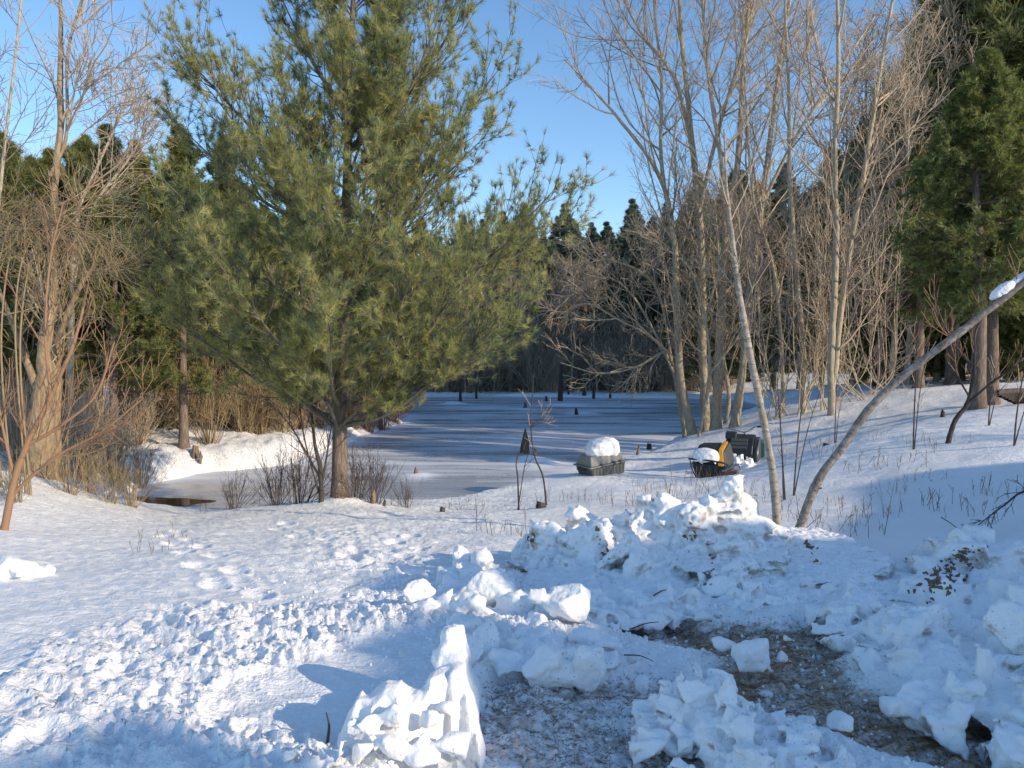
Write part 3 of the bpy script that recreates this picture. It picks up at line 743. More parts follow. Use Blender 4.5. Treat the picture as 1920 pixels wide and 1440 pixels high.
tanA, tanC, tanB = shA, shC, shB
darkB, darkC = mcopy(shB), mcopy(shC); purC = mcopy(shC); redC = mcopy(shC)
shrub_root('willow_bush', 'fan shaped tan willow bush with its stems spreading from one clump on the left shore', 'bush', 392, 23, tanA, M['twig_tan'], 1.0)
first = shrub_root('shore_bush', 'tan leafless bush growing in the thicket along the left shore', 'bush', 455, 25, tanC, M['twig_tan'], 1.15, .5, 'leafless bushes along the left shore')
tg = 'leafless bushes along the left shore'
for (px, D, sc, rz) in [(490, 25.5, 1.2, 1.2), (530, 26, 1.25, 2.1), (560, 28, 1.3, .2), (510, 29, 1.5, 3.0), (340, 25, 1.1, 4.0), (300, 26, 1.25, 5.1), (600, 29, 1.3, 2.7), (430, 28, 1.6, 1.9), (360, 30, 1.6, .8), (585, 33, 1.5, 4.2),
                        (470, 33, 1.7, 5.2), (250, 30, 1.5, 2.2), (640, 36, 1.5, 3.2), (400, 35, 1.7, 3.9), (550, 36, 1.8, .3), (320, 36, 1.8, 1.3), (620, 44, 2, 1.2), (540, 46, 2, 3.2), (440, 44, 2, 5.2)]:
    dup(first, tuple(B(px, D)), rz, sc)
sh2 = shrub_root('shore_bush', 'reddish brown bush overhanging the snowbank behind the pine trunk', 'bush', 690, 32, redC, M['twig_red'], .95, .5, 'reddish bushes on the snowbank point')
for (px, D, sc, rz) in [(665, 31.5, 1.0, 1.2), (720, 33.5, .9, 2.1), (742, 36, .85, 1.1), (705, 37, 1.2, 3.1), (680, 35, 1.2, 4.1), (735, 40, 1.1, 5.1), (760, 44, 1.0, 2.6), (655, 33, 1.1, .3)]:
    dup(sh2, tuple(B(px, D)), rz, sc)
db = shrub_root('bank_bush', 'low thin stemmed bush against the ice right of the pine trunk', 'bush', 700, 13.2, darkB, M['twig_dark'], .85, .3)
for (px, D, sc, rz, lab) in [(668, 13.3, .75, 1.2, 'low thin stemmed bush hugging the right side of the pine trunk base'), (560, 13.4, 1.0, 2.2, 'thin stemmed dark bush left of the pine trunk on the bank crest'),
                        (520, 13.6, .8, 4.2, 'sparse dark shoots on the bank crest further left of the pine'),
                        (440, 13.6, .6, 3.2, 'sparse leftmost shoots sticking up on the bank crest before the ice'),
                        (762, 13.3, .45, 5.2, 'tiny dark bush on the bank crest right of the broken stem')]:
    dup(db, tuple(B(px, D)), rz, sc, lab)
bare_tree('bank_sapling', 'dark multi stem sapling rising just left of the pine trunk',
          [[(602, 938, 12.8, .045), (600, 880, 12.8, .035), (590, 830, 12.8, .028), (582, 760, 12.8, .022), (580, 700, 12.8, .014), (585, 600, 12.8, .008)],
           [(602, 900, 12.8, .022), (575, 850, 12.8, .018), (545, 800, 12.8, .010), (520, 770, 12.8, .005)],
           [(600, 930, 12.8, .020), (612, 860, 12.8, .016), (622, 800, 12.8, .008)],
           [(598, 925, 12.8, .016), (570, 820, 12.8, .012), (560, 740, 12.8, .006)]],
          [LV(9, .8, .008, .004, 6, (.3, .9), (.25, 1), .09, .08), LV(4, .35, .005, .0035, 4, (.3, .8), (.2, 1), .1, .02)], M['dark_bark'], M['twig_dark'], None, 87, 'sapling', 7)
lb = shrub_root('left_bush', 'thin stemmed bush on the left snow in front of the open water', 'bush', 205, 12.0, tanB, M['twig_tan'], .75, .3)
for (px, D, sc, rz, lab) in [(165, 13, .8, 1.2, 'brown bush between the golden trunks and the open water'), (128, 11.5, .75, 2.5, 'brown bush right beside the thick golden trunk'),
                             (248, 13.5, .8, 4.2, 'low bush at the shaded edge of the snow left of the water'), (30, 10, .6, 5.1, 'bush in front of the golden trunks near the left edge'),
                             (265, 18.6, 1.0, 1.1, 'dark bush on the far side of the open water inlet')]:
    dup(lb, tuple(B(px, D)), rz, sc, lab)
dk = shrub_root('dark_bush', 'dark tangled brush in the shade behind the golden trunks', 'bush', 150, 17, darkC, M['twig_gray'], .8, .3, 'dark brush in the shade at the left shore')
for (px, D, sc, rz) in [(215, 18, .8, 1), (100, 18, .9, 2), (40, 17, .9, 3), (180, 20, .9, 4), (10, 20, 1, 5), (260, 22, .9, 6), (120, 23, 1.1, .5), (60, 25, 1.2, 1.5)]:
    dup(dk, tuple(B(px, D)), rz, sc)
# far shore brush
fb = shrub_root('far_brush', 'purplish leafless brush along the shaded far shore', 'bush', 960, 68, purC, M['twig_gray'], 2.0, .3, 'brush lining the far shore')
r_ = random.Random(9)
for i in range(44):
    px = 700 + i * 15 + r_.uniform(-10, 10)
    dup(fb, tuple(B(px, 66 + r_.uniform(0, 12))), r_.uniform(0, 6), r_.uniform(1.3, 3.4))

# weeds on the snow
def weeds(seed, n, hh, spread):
    r = np.random.default_rng(seed)
    p0 = np.concatenate([r.normal(0, spread, (n, 2)), np.full((n, 1), -.05)], 1)
    d = norm(np.stack([r.normal(0, .18, n), r.normal(0, .18, n), np.ones(n)], -1))
    pts = grow(p0, d, hh * r.uniform(.3, 1.1, n), 5, .05, 0, r); R = taper(n, 6, .0035, .0022)
    tb = TB(); tb.add(pts, R, 3, r.uniform(0, 1, n)); subtree(tb, pts, R, [LV(2, .12, .0025, .002, 3, (.3, .8), (.4, 1), .1, .05)], r)
    return tb.mesh('dry_weeds')
wm = [weeds(i + 200, 9, .32, .16) for i in range(3)]
r_ = random.Random(12)
def wput(i, px, D, sc=1, lab='thin dry weed stems poking up through the snow', grp='dry weeds poking through the snow'):
    o = link('dry_weeds', wm[i % 3], M['weed'], None, tuple(B(px, D))); o.rotation_euler[2] = r_.uniform(0, 6); o.scale = (sc,) * 3
    tag(o, lab, 'weeds', grp)
wl = [(1480, 9.5), (1540, 9.2), (1600, 9.8), (1660, 9.3), (1720, 9.6), (1790, 9.4), (1850, 9.8), (1830, 8.8), (1560, 10.4), (1690, 10.6), (1900, 9.6), (1630, 12.5), (1710, 13.5), (1760, 12.8), (1680, 12.2), (1600, 8.6), (1530, 8.3), (1620, 8.0),
      (1200, 12), (1230, 12.3), (1170, 12.2), (1260, 11.8), (1140, 12.4), (1290, 13), (1310, 14.2), (1345, 14.6), (1380, 13.5), (1090, 13), (1060, 13.6), (950, 9.2), (965, 9.0), (1010, 13.4), (860, 13.5), (900, 13.4), (300, 7.6), (310, 9), (480, 13.5), (420, 13.4), (620, 13.5), (740, 13.4),
      (1400, 12.3), (1430, 11.6), (1250, 13.6), (1210, 13.8), (1330, 12.4), (1640, 14.5), (1560, 14), (1730, 11)]
for i, (px, D) in enumerate(wl): wput(i, px, D, r_.uniform(.7, 1.5))

# ------------------------------------------------------------------ pines
def make_pine(seed, Hh, rb, limbs, mats, ntw, tuft, subk=(5, 4), z0=.15, mlen=1.0, upa=(.5, 1.0), trunk_pts=None, tips=None, blades=14, per=3, z_bias=1.0, k1=.10, sides=10, sparse_top=0, droop=0, lw=.035, keep=None):
    """limbs n; tuft=(len,width). returns three meshes: trunk, limbs, needles"""
    r = np.random.default_rng(seed)
    if trunk_pts is None:
        trunk_pts = [(0, 0, -.15), (r.normal(0, .05), r.normal(0, .05), Hh * .35), (r.normal(0, .1), r.normal(0, .1), Hh * .7), (r.normal(0, .1), r.normal(0, .1), Hh)]
    c = spline(trunk_pts, 28); t = np.linspace(0, 1, 28); rr = rb * (1 - t) ** 1.1 + .01; rr[0] *= 1.35; rr[1] *= 1.12
    tk = TB(); tk.add(c[None], rr[None], sides, np.array([.5]))
    u = z0 + (1 - z0) * r.uniform(0, 1, limbs) ** z_bias
    # whorls
    u = np.round(u * 22) / 22 + r.normal(0, .006, limbs); u = np.clip(u, z0 * .9, .99)
    p0 = np.stack([np.interp(u, t, c[:, i]) for i in range(3)], -1); az = r.uniform(0, 2 * PI, limbs)
    prof = np.interp(u, [0, z0, z0 + .18, .5, .8, .93, 1], [.6, .75, 1.0, .88, .42, .14, .03])
    L = Hh * .36 * prof * mlen * r.uniform(.65, 1.15, limbs)
    el = np.interp(u, [0, .3, 1], [upa[0] * .4, upa[0], upa[1]]) + r.normal(0, .12, limbs)
    d = np.stack([np.cos(az) * np.cos(el), np.sin(az) * np.cos(el), np.sin(el)], -1)
    lim = grow(p0, d, L, 8, .07, .045, r)
    lR = taper(limbs, 9, np.clip(L * .013, .008, .05), .005)
    LB = TB(); LB.add(lim, lR, 4, r.uniform(0, 1, limbs))
    allp = [lim]
    if tips is not None:
        for (u0, tip, rad) in tips:
            q0 = np.array([np.interp(u0, t, c[:, i]) for i in range(3)]); tip = np.array(tip)
            midp = (q0 + tip) / 2 + np.array([0, 0, -.06]) * np.linalg.norm(tip - q0) + r.normal(0, .05, 3)
            w = spline([q0, midp, tip], 9)[None]; R = taper(1, 9, rad, .006); LB.add(w, R, 6, np.array([.5])); allp.append(w); lR = np.vstack([lR, R])
    lim = np.concatenate(allp)
    L1 = np.linalg.norm(lim[:, -1] - lim[:, 0], axis=1)
    if tips is not None:
        nt_ = len(tips); lim = np.concatenate([lim, lim[-nt_:]]); lR = np.vstack([lR, lR[-nt_:]]); L1 = np.concatenate([L1, L1[-nt_:]])
    # secondary
    p, d, rad, tt, idx = spawn(lim, lR, subk[0], .22, 1, .35, .85, r, .4)
    l2 = L1[idx] * (.40 - .22 * tt) * r.uniform(.6, 1.3, len(p)); s2 = grow(p, d, l2, 5, .10, k1, r); R2 = taper(len(p), 6, np.minimum(rad * .7, .014), .004)
    LB.add(s2, R2, 3, r.uniform(0, 1, len(p)))
    # tertiary
    p, d, rad, tt, idx3 = spawn(s2, R2, subk[1], .2, 1, .3, .8, r, .3)
    l3 = l2[idx3] * .45 * r.uniform(.6, 1.3, len(p)) + .08; s3 = grow(p, d, l3, 3, .10, k1, r); R3 = taper(len(p), 4, .005, .003)
    LB.add(s3, R3, 3, r.uniform(0, 1, len(p)))
    pos, dr = [], []
    for arr in (lim, s2, s3):
        T = norm(arr[:, -1] - arr[:, -2]); pos.append(arr[:, -1]); dr.append(T)
    m = s3.shape[1]
    for _ in range(per):
        f = r.uniform(.25, 1, len(s3)) * (m - 1); i = np.minimum(f.astype(int), m - 2); w = (f - i)[:, None]; ii = np.arange(len(s3))
        pos.append(s3[ii, i] * (1 - w) + s3[ii, i + 1] * w); dr.append(norm(s3[ii, i + 1] - s3[ii, i] + .3 * norm(r.normal(size=(len(s3), 3)))))
    for _ in range(per):
        m2 = s2.shape[1]; f = r.uniform(.35, 1, len(s2)) * (m2 - 1); i = np.minimum(f.astype(int), m2 - 2); w = (f - i)[:, None]; ii = np.arange(len(s2))
        pos.append(s2[ii, i] * (1 - w) + s2[ii, i + 1] * w); dr.append(norm(s2[ii, i + 1] - s2[ii, i] + .4 * norm(r.normal(size=(len(s2), 3)))))
    pos = np.concatenate(pos); dr = np.concatenate(dr)
    if keep is not None:
        kk = keep(pos); pos, dr = pos[kk], dr[kk]
    V, tn = tufts(pos, dr, blades, tuft[0], tuft[1], .15, 1.0, r, droop)
    print('pine', seed, 'tufts', len(pos), 'tris', len(V) // 3)
    nm = mesh_np('needles', V, np.arange(len(V)), 3, False, tn)
    return tk.mesh('trunk'), LB.mesh('limbs'), nm
def pine_root(name, label, loc, ms, mats, rz=0, sc=1, group=None, cat='pine tree'):
    root = thing(name, label, cat, tuple(loc), rz, group)
    root.scale = (sc, sc, sc) if not hasattr(sc, '__len__') else sc
    link('trunk', ms[0], mats[0], root); link('branches', ms[1], mats[1], root); link('crown', ms[2], mats[2], root)
    return root

pb = B(637, 13); DP = 13.0
tp = [np.array([0, 0, -.2])] + [P(px, py, DP) - pb for px, py in [(637, 850), (639, 700), (648, 520), (650, 350), (656, 180), (662, 0), (668, -160), (674, -330)]]
PH = tp[-1][2]
def tipw(px, py, D): return P(px, py, D) - pb
tips = [(.17, tipw(1000, 560, 12.4), .06), (.20, tipw(960, 640, 12.0), .05), (.17, tipw(830, 700, 12.2), .05), (.25, tipw(1045, 350, 13.3), .06), (.28, tipw(1050, 420, 13.8), .05), (.42, tipw(935, 130, 13.3), .055), (.40, tipw(905, 260, 12.5), .045),
        (.55, tipw(865, 30, 13.1), .05), (.50, tipw(850, -40, 12), .045), (.46, tipw(315, 70, 13.2), .055), (.44, tipw(370, 140, 12.8), .05), (.42, tipw(330, 230, 13.5), .045),
        (.6, tipw(520, -20, 13.1), .045), (.3, tipw(300, 330, 12.2), .05), (.30, tipw(260, 420, 13.8), .05), (.24, tipw(240, 520, 13.2), .05), (.18, tipw(330, 600, 12.6), .05), (.165, tipw(470, 650, 12.0), .05),
        (.22, tipw(400, 480, 11), .045), (.22, tipw(780, 500, 10.8), .045), (.2, tipw(620, 590, 10.6), .045), (.3, tipw(600, 400, 10.8), .045), (.32, tipw(720, 330, 11), .045), (.36, tipw(500, 300, 11.2), .045),
        (.6, tipw(780, -60, 13), .04), (.68, tipw(620, -150, 12.4), .04), (.5, tipw(640, 80, 11.3), .04), (.48, tipw(740, 100, 11.6), .04), (.45, tipw(540, 150, 11.6), .04),
        (.2, tipw(900, 480, 11.2), .045), (.17, tipw(760, 620, 11.2), .04), (.16, tipw(560, 640, 11.5), .04), (.34, tipw(860, 250, 11.6), .045), (.27, tipw(930, 440, 14), .045), (.2, tipw(980, 500, 14.5), .04)]
ms = make_pine(301, PH, .135, 76, None, 0, (.155, .0062), (12, 4), .215, .60, (.35, 1.05), tp, tips, blades=25, per=2, z_bias=.9, k1=.16, sides=14)
pine_root('white_pine', 'large green pine on the bank crest, the tallest tree left of centre', pb, ms, (M['pine_bark'], M['limb'], M['needle']))

# back pines (shared meshes)
pA = make_pine(310, 9.0, .13, 110, None, 0, (.17, .020), (7, 4), .16, .62, (.2, .9), blades=9, per=2)
pB = make_pine(311, 6.5, .10, 90, None, 0, (.17, .018), (7, 4), .12, .75, (.2, .9), blades=9, per=2)
pF = make_pine(312, 15, .20, 190, None, 0, (.30, .05), (7, 3), .06, .46, (-.05, .5), blades=8, per=2)
pG = make_pine(313, 13, .20, 150, None, 0, (.34, .055), (7, 3), .10, .60, (-.1, .5), blades=8, per=2)
hA = make_pine(314, 9, .14, 190, None, 0, (.16, .028), (9, 4), .06, .60, (-.1, .6), blades=8, per=2, k1=.0, droop=.25)
def ccopy(ms): return tuple(m.copy() for m in ms)
gA = pine_root('young_pine', 'young green pine on the left shore with a crown merging into the tall pine', B(345, 22), pA, (M['pine_bark'], M['brown_bark'], M['needle_back']), .4, 1.0)
for (px, D, ms_, rz, sc, lab) in [(215, 21, pA, 1.3, .95, 'pale barked young pine on the left shore behind the golden trunks'), (268, 24, pA, 2.4, .98, 'young pine with broken lower limbs between the pale barked one and the willow bush'),
                                  (430, 27, pA, 3.6, 1.1, 'pine standing behind the fan shaped willow bush'),
                                  (100, 25, pA, 4.4, 1.0, 'pine behind the golden trunks at the left')]:
    dup(gA, tuple(B(px, D)), rz, sc, lab)
gg = 'pines filling the left wood'
gB = pine_root('wood_pine', 'green pine deep in the left wood', B(20, 22), pB, (M['pine_bark'], M['brown_bark'], M['needle_back']), .4, 1.2, gg)
for (px, D, rz, sc) in [(-60, 20, 1, 1.2), (150, 30, 2, 1.4), (60, 30, 3, 1.4), (110, 22, 2.5, 1.15), (190, 25, 4.2, 1.25), (10, 26, 1.2, 1.5), (260, 28, .2, 1.5), (70, 24, 3.2, 1.3), (320, 27, 5.2, 1.35), (170, 32, 2.2, 1.75), (300, 31, 4, 1.4), (-120, 26, 5, 1.5), (380, 33, 1, 1.5), (500, 32, 2, 1.35), (570, 34, 3, 1.3), (640, 38, 4, 1.3), (460, 38, 5, 1.6), (220, 38, 1.4, 1.8), (20, 38, .3, 1.8), (320, 42, .9, 1.9), (550, 44, 2.9, 1.7), (120, 45, 4.9, 2.0), (700, 50, 3.9, 1.5), (650, 52, 1.9, 1.7), (-80, 40, 2.2, 2.0),
                        (420, 48, 2, 2.1), (740, 58, 1, 1.5), (600, 58, 4, 2.0)]:
    dup(gB, tuple(B(px, D)), rz, sc)
# far forest: dark pines
fg = 'tall pines of the shaded wood beyond the pond'
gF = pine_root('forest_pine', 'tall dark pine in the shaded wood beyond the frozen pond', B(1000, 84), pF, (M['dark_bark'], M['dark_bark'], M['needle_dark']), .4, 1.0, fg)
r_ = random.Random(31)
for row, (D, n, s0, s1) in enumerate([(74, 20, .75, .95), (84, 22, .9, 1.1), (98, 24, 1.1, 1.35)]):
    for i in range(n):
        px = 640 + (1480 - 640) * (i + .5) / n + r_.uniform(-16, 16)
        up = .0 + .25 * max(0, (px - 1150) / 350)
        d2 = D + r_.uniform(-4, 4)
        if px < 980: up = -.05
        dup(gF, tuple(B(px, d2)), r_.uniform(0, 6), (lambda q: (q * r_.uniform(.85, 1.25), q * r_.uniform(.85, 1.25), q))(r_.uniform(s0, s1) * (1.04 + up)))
# right side: lit conifers
rg = 'pines rising on the right behind the bare trees'
gG = pine_root('hillside_pine', 'tall pine on the rise behind the bare trees at the right', B(1560, 52), pG, (M['brown_bark'], M['brown_bark'], M['needle_back']), .4, 1.2, rg)
for (px, D, rz, sc) in [(1450, 58, 1, 1.1), (1500, 50, 2, .95), (1390, 62, 3, 1.0), (1620, 46, 4, 1.2), (1330, 66, 2.5, 1.0), (1670, 42, 5, 1.2), (1720, 38, 1.5, 1.25), (1780, 38, 2.5, 1.5), (1850, 36, 3.5, 1.55), (1930, 34, 4.5, 1.6), (1600, 40, .5, .9), (1540, 44, 5.5, .8), (1980, 40, 3, 2.0), (1830, 46, 1, 2.0), (1740, 50, 3, 1.8), (1790, 41, 2, 1.75), (1710, 45, 4, 1.45), (1885, 39, 1, 1.8), (1850, 31, .5, 1.45), (1925, 30, 2.5, 1.55)]:
    dup(gG, tuple(B(px, D)), rz, sc)
hB = make_pine(315, 8.2, .17, 150, None, 0, (.14, .018), (9, 4), .27, .60, (-.15, .55), blades=9, per=2, k1=.0, droop=.2)
hP = pine_root('evergreen', 'left one of the paired brown trunks under a green crown on the right slope', B(1832, 18), hB, (M['pine_bark'], M['brown_bark'], M['hemlock']), .4, 1)
dup(hP, tuple(B(1860, 18.8)), 2.2, (.9, .9, 1.02), 'right one of the paired brown trunks under a green crown on the right slope')
for (px, D, rz, sc, lab) in [(1722, 26.5, 1, 1.0, 'full green evergreen between the double trunk tree and the paired brown trunks'), (1785, 29, 3, 1.3, 'tall evergreen directly left of the paired brown trunks'), (1945, 26, 4, 1.3, 'evergreen behind the right edge of the slope')]:
    dup(hP, tuple(B(px, D)), rz, sc, lab)
gH = pine_root('hemlock', 'dense dark green evergreen at the right edge behind the paired brown trunks', B(1905, 29), hA, (M['brown_bark'], M['brown_bark'], M['hemlock']), .4, 1.3)
for (px, D, rz, sc, lab) in [(1800, 31, 1, 1.15, 'dense green evergreen left of the paired brown trunks'), (1985, 27, 2, 1.4, 'dense green evergreen cut off by the right edge of the frame'),
                             (1700, 32, 3, .85, 'low green evergreen behind the arching birch'), (1640, 33, 4, .7, 'small green evergreen right of the double trunk tree'), (1860, 34, 5, 1.5, 'green evergreen rising behind the other right hand evergreens')]:
    dup(gH, tuple(B(px, D)), rz, sc, lab)

# background bare trees
def bg_bare(seed, Hh, rb, k1, L1):
    r = np.random.default_rng(seed)
    c = grow(np.array([[0, 0, -.2]]), np.array([[0., 0, 1]]), Hh, 14, .035, .03, r); R = taper(1, 15, rb, .02)
    tk = TB(); tk.add(c, R, 7, np.array([.5])); cr = TB()
    subtree(cr, c, R, [LV(k1, L1, .05, .015, 6, (.4, .9), (.2, 1), .1, .10, .5), LV(7, L1 * .42, .022, .012, 4, (.4, .9), (.15, 1), .12, .05), LV(4, L1 * .2, .014, .010, 3, (.4, .9), (.1, 1), .15, .0)], r)
    return tk.mesh('trunk'), cr.mesh('crown')
bg = [bg_bare(401 + i, 13, .12, 30, 3.6) for i in range(2)]
def bt_root(name, label, loc, ms, mats, rz, sc, group):
    root = thing(name, label, 'tree', tuple(loc), rz, group); root.scale = (sc,) * 3
    link('trunk', ms[0], mats[0], root); link('crown', ms[1], mats[1], root); return root
b1 = bt_root('background_tree', 'bare grey tree on the rise behind the right bank', B(1600, 33), bg[0], (M['gray_bark'], M['twig_gray']), 0, 1, 'bare trees behind the right bank')
for (px, D, rz, sc) in [(1650, 32, 1, 1.1), (1700, 30, 2, 1.05), (1755, 31, 3, 1.1), (1790, 29, 1.7, .95), (1840, 33, 2.2, 1.3), (1890, 30, 4.2, 1.2), (1730, 35, 5.2, 1.3), (1500, 46, .7, 1.1), (1670, 27, 3.3, .8), (1940, 34, .2, 1.4)]:
    dup(b1, tuple(B(px, D)), rz, sc)
b2 = bt_root('background_tree', 'thin purplish bare tree in the shaded wood beyond the pond', B(1060, 70), bg[1], (M['gray_bark'], M['twig_gray']), 0, .8, 'thin bare trees at the edge of the far wood')
r_ = random.Random(77)
for i in range(30):
    px = 800 + i * 18 + r_.uniform(-10, 10); dup(b2, tuple(B(px, 67 + r_.uniform(0, 8))), r_.uniform(0, 6), r_.uniform(.5, .95))
b3 = bt_root('background_tree', 'thin bare tree with golden lit bark inside the left wood', B(50, 27), bg[0], (M['gray_bark'], M['twig_gray']), 0, .7, 'bare trees inside the left wood')
for (px, D, rz, sc) in [(170, 28, 2, .6), (520, 30, 3, .45), (580, 31, 4, .42), (470, 31, 5, .45), (400, 29, 1.5, .42), (330, 30, 2.5, .5), (630, 36, 5.5, .5), (550, 38, .5, .55)]:
    dup(b3, tuple(B(px, D)), rz, sc)

# dead standing trunks and stumps
def stump(name, label, px, D, hpx, wpx, lean=0, jag=.4, group=None, mat='deadwood', sink=.1):
    b = B(px, D); h = hpx / F * D; w = wpx / F * D / 2
    r = np.random.default_rng(int(px * 7 + D)); k = 12; m = 9
    t = np.linspace(0, 1, m); ang = np.arange(k) * 2 * PI / k
    rad = w * (1.25 - .55 * t)
    V = []
    top = 1 - jag * (.5 + .5 * np.cos(ang - .6)) + .12 * r.normal(size=k) * jag
    for j in range(m):
        rr_ = rad[j] * (1 + .12 * np.sin(3 * ang + 1) + .06 * r.normal(size=k))
        z = -sink + (h * top + sink) * t[j]
        V.append(np.stack([rr_ * np.cos(ang) + lean * h * t[j] ** 1.3, rr_ * np.sin(ang), z], -1))
    V = np.concatenate(V); Q = [(j * k + i, j * k + (i + 1) % k, (j + 1) * k + (i + 1) % k, (j + 1) * k + i) for j in range(m - 1) for i in range(k)]
    me = bpy.data.meshes.new(name); V = list(map(tuple, V)) + [(lean * h * .8, 0, h * .55)]
    n0 = (m - 1) * k
    me.from_pydata(V, [], Q + [(n0 + i, n0 + (i + 1) % k, m * k) for i in range(k)])
    for p_ in me.polygons: p_.use_smooth = p_.index < len(Q)
    o = link(name, me, M[mat], None, tuple(b)); tag(o, label, 'stump', group); return o
DI = lambda py: -(ICE - CAMZ) * F / (py - 668)
stump('tree_stump', 'tall jagged split stump on the snowy mound in the ice', 982, DI(850), 48, 15, .12, .55)
stump('tree_stump', 'small pale stump just right of the tall jagged one', 1003, DI(862), 22, 8, 0, .2)
stump('tree_stump', 'small brown stump on a snow hump in the near ice', 779, DI(892), 17, 8, .1, .4)
stump('tree_stump', 'short stump with a snow skirt in the middle of the ice', 984, DI(768), 14, 7, .1, .3)
stump('tree_stump', 'dark pointed stump in the middle of the ice right of the skirted one', 1081, DI(778), 13, 8, 0, .7, None, 'dark_bark')
stump('tree_stump', 'pale splinter stump standing just behind the grey crate', 1134, 25, 22, 6, -.15, .3)
stump('tree_stump', 'leaning pale stick stump right of the grey crate', 1194, 25, 20, 5, .25, .2)
stump('tree_stump', 'low snow topped stump at the right end of the ice shore', 1217, 26.5, 12, 10, 0, .1, None, 'dark_bark')
stump('tree_stump', 'dark short stump on the far side of the ice', 1024, DI(752), 10, 5, 0, .3, None, 'dark_bark')
stump('tree_stump', 'broken brown stem on the bank crest right of the pine', 698, 13, 32, 10, .1, .4, None, 'deadwood')
stump('tree_stump', 'short dark stub on the bank crest right of the broken stem', 718, 13, 14, 6, .3, .3, None, 'dark_bark')
stump('tree_stump', 'small snow dusted stump low on the slope below the saplings', 1014, 12.6, 14, 22, 0, .4, None, 'dark_bark')
stump('tree_stump', 'small snow dusted stub on the slope left of the saplings', 828, 12.8, 12, 12, .2, .4, None, 'dark_bark')
stump('tree_stump', 'little dark stub on the right hill below the evergreens', 1768, 17, 14, 9, 0, .4, None, 'dark_bark')
stump('tree_stump', 'low dark stub beside the grey shoots on the right bank', 1549, 16, 8, 14, 0, .3, None, 'dark_bark')
stump('tree_stump', 'weathered snow capped stub on the left shore by the willow bush', 366, 21.5, 20, 14, .05, .2)
stump('tree_stump', 'slanting weathered slab stub on the left shore right of the capped one', 373, 21.3, 22, 6, .25, .5)
for (px, py, h, w, lab) in [(863, 753, 45, 5, 'thin dead trunk at the left of the far ice'), (893, 748, 55, 4, 'straight dead trunk second from left on the far ice'), (1050, 752, 75, 8, 'thick dark dead trunk at the centre of the far shore'),
                            (1113, 748, 50, 5, 'dead trunk leaning right on the far shore'), (1144, 747, 34, 4, 'short dead trunk right of the leaning one on the far shore'), (1095, 744, 14, 7, 'stubby dark stump on the far shore snow'), (1066, 743, 9, 4, 'tiny dark stump right of the thick far trunk')]:
    stump('standing_deadwood', lab, px, min(DI(py), 66), h, w, random.uniform(-.05, .08), .15, None, 'dark_bark')

# ------------------------------------------------------------------ snow piles
def hull_chunk(bm, c, rad, r, n=11, sq=None):
    pts = norm(r.normal(size=(n, 3))) * (1 + .18 * r.normal(size=(n, 1)))
    if sq is not None: pts = np.sign(pts) * np.abs(pts) ** sq
    pts = pts * np.asarray(rad)
    a = r.uniform(0, 2 * PI); ca, sa = math.cos(a), math.sin(a)
    if np.ndim(rad) == 0: pts = pts @ np.array([[ca, -sa, 0], [sa, ca, 0], [0, 0, 1]])
    vs = [bm.verts.new(Vector(p + c)) for p in pts]
    g = bmesh.ops.convex_hull(bm, input=vs)
    rm = [v for v in g['geom_interior'] if isinstance(v, bmesh.types.BMVert)] + [v for v in g['geom_unused'] if isinstance(v, bmesh.types.BMVert)]
    bmesh.ops.delete(bm, geom=list(set(rm)), context='VERTS')
texs = {}
def ctex(name, size, ty='CLOUDS', depth=3):
    if name not in texs:
        x = bpy.data.textures.new(name, ty); x.noise_scale = size
        if ty == 'CLOUDS': x.noise_depth = depth
        if ty == 'VORONOI': x.distance_metric = 'DISTANCE'
        texs[name] = x
    return texs[name]
def finish_snow(bm, name, mat, base, voxel=.02, big=.06, small=.02, smooth=0):
    me = bpy.data.meshes.new(name); bm.to_mesh(me); bm.free()
    for v in me.vertices: v.co -= Vector(base)
    o = link(name, me, M[mat], None, tuple(base))
    md = o.modifiers.new('remesh', 'REMESH'); md.mode = 'VOXEL'; md.voxel_size = voxel; md.use_smooth_shade = True
    vd = o.modifiers.new('lumps', 'DISPLACE'); vd.texture = ctex('lumps', .11, 'VORONOI'); vd.strength = -big * .25; vd.texture_coords = 'GLOBAL'; vd.mid_level = .4
    vd = o.modifiers.new('lumps_small', 'DISPLACE'); vd.texture = ctex('lumps_small', .04, 'VORONOI'); vd.strength = -small * .5; vd.texture_coords = 'GLOBAL'; vd.mid_level = .4
    if smooth:
        sm = o.modifiers.new('smooth', 'SMOOTH'); sm.iterations = smooth; sm.factor = .5
    for nm, sz, stn in (('clouds_big', .16, big), ('clouds_small', .05, small * 1.5)):
        d = o.modifiers.new(nm, 'DISPLACE'); d.texture = ctex(nm, sz); d.strength = stn; d.texture_coords = 'GLOBAL'; d.mid_level = .5
    return o
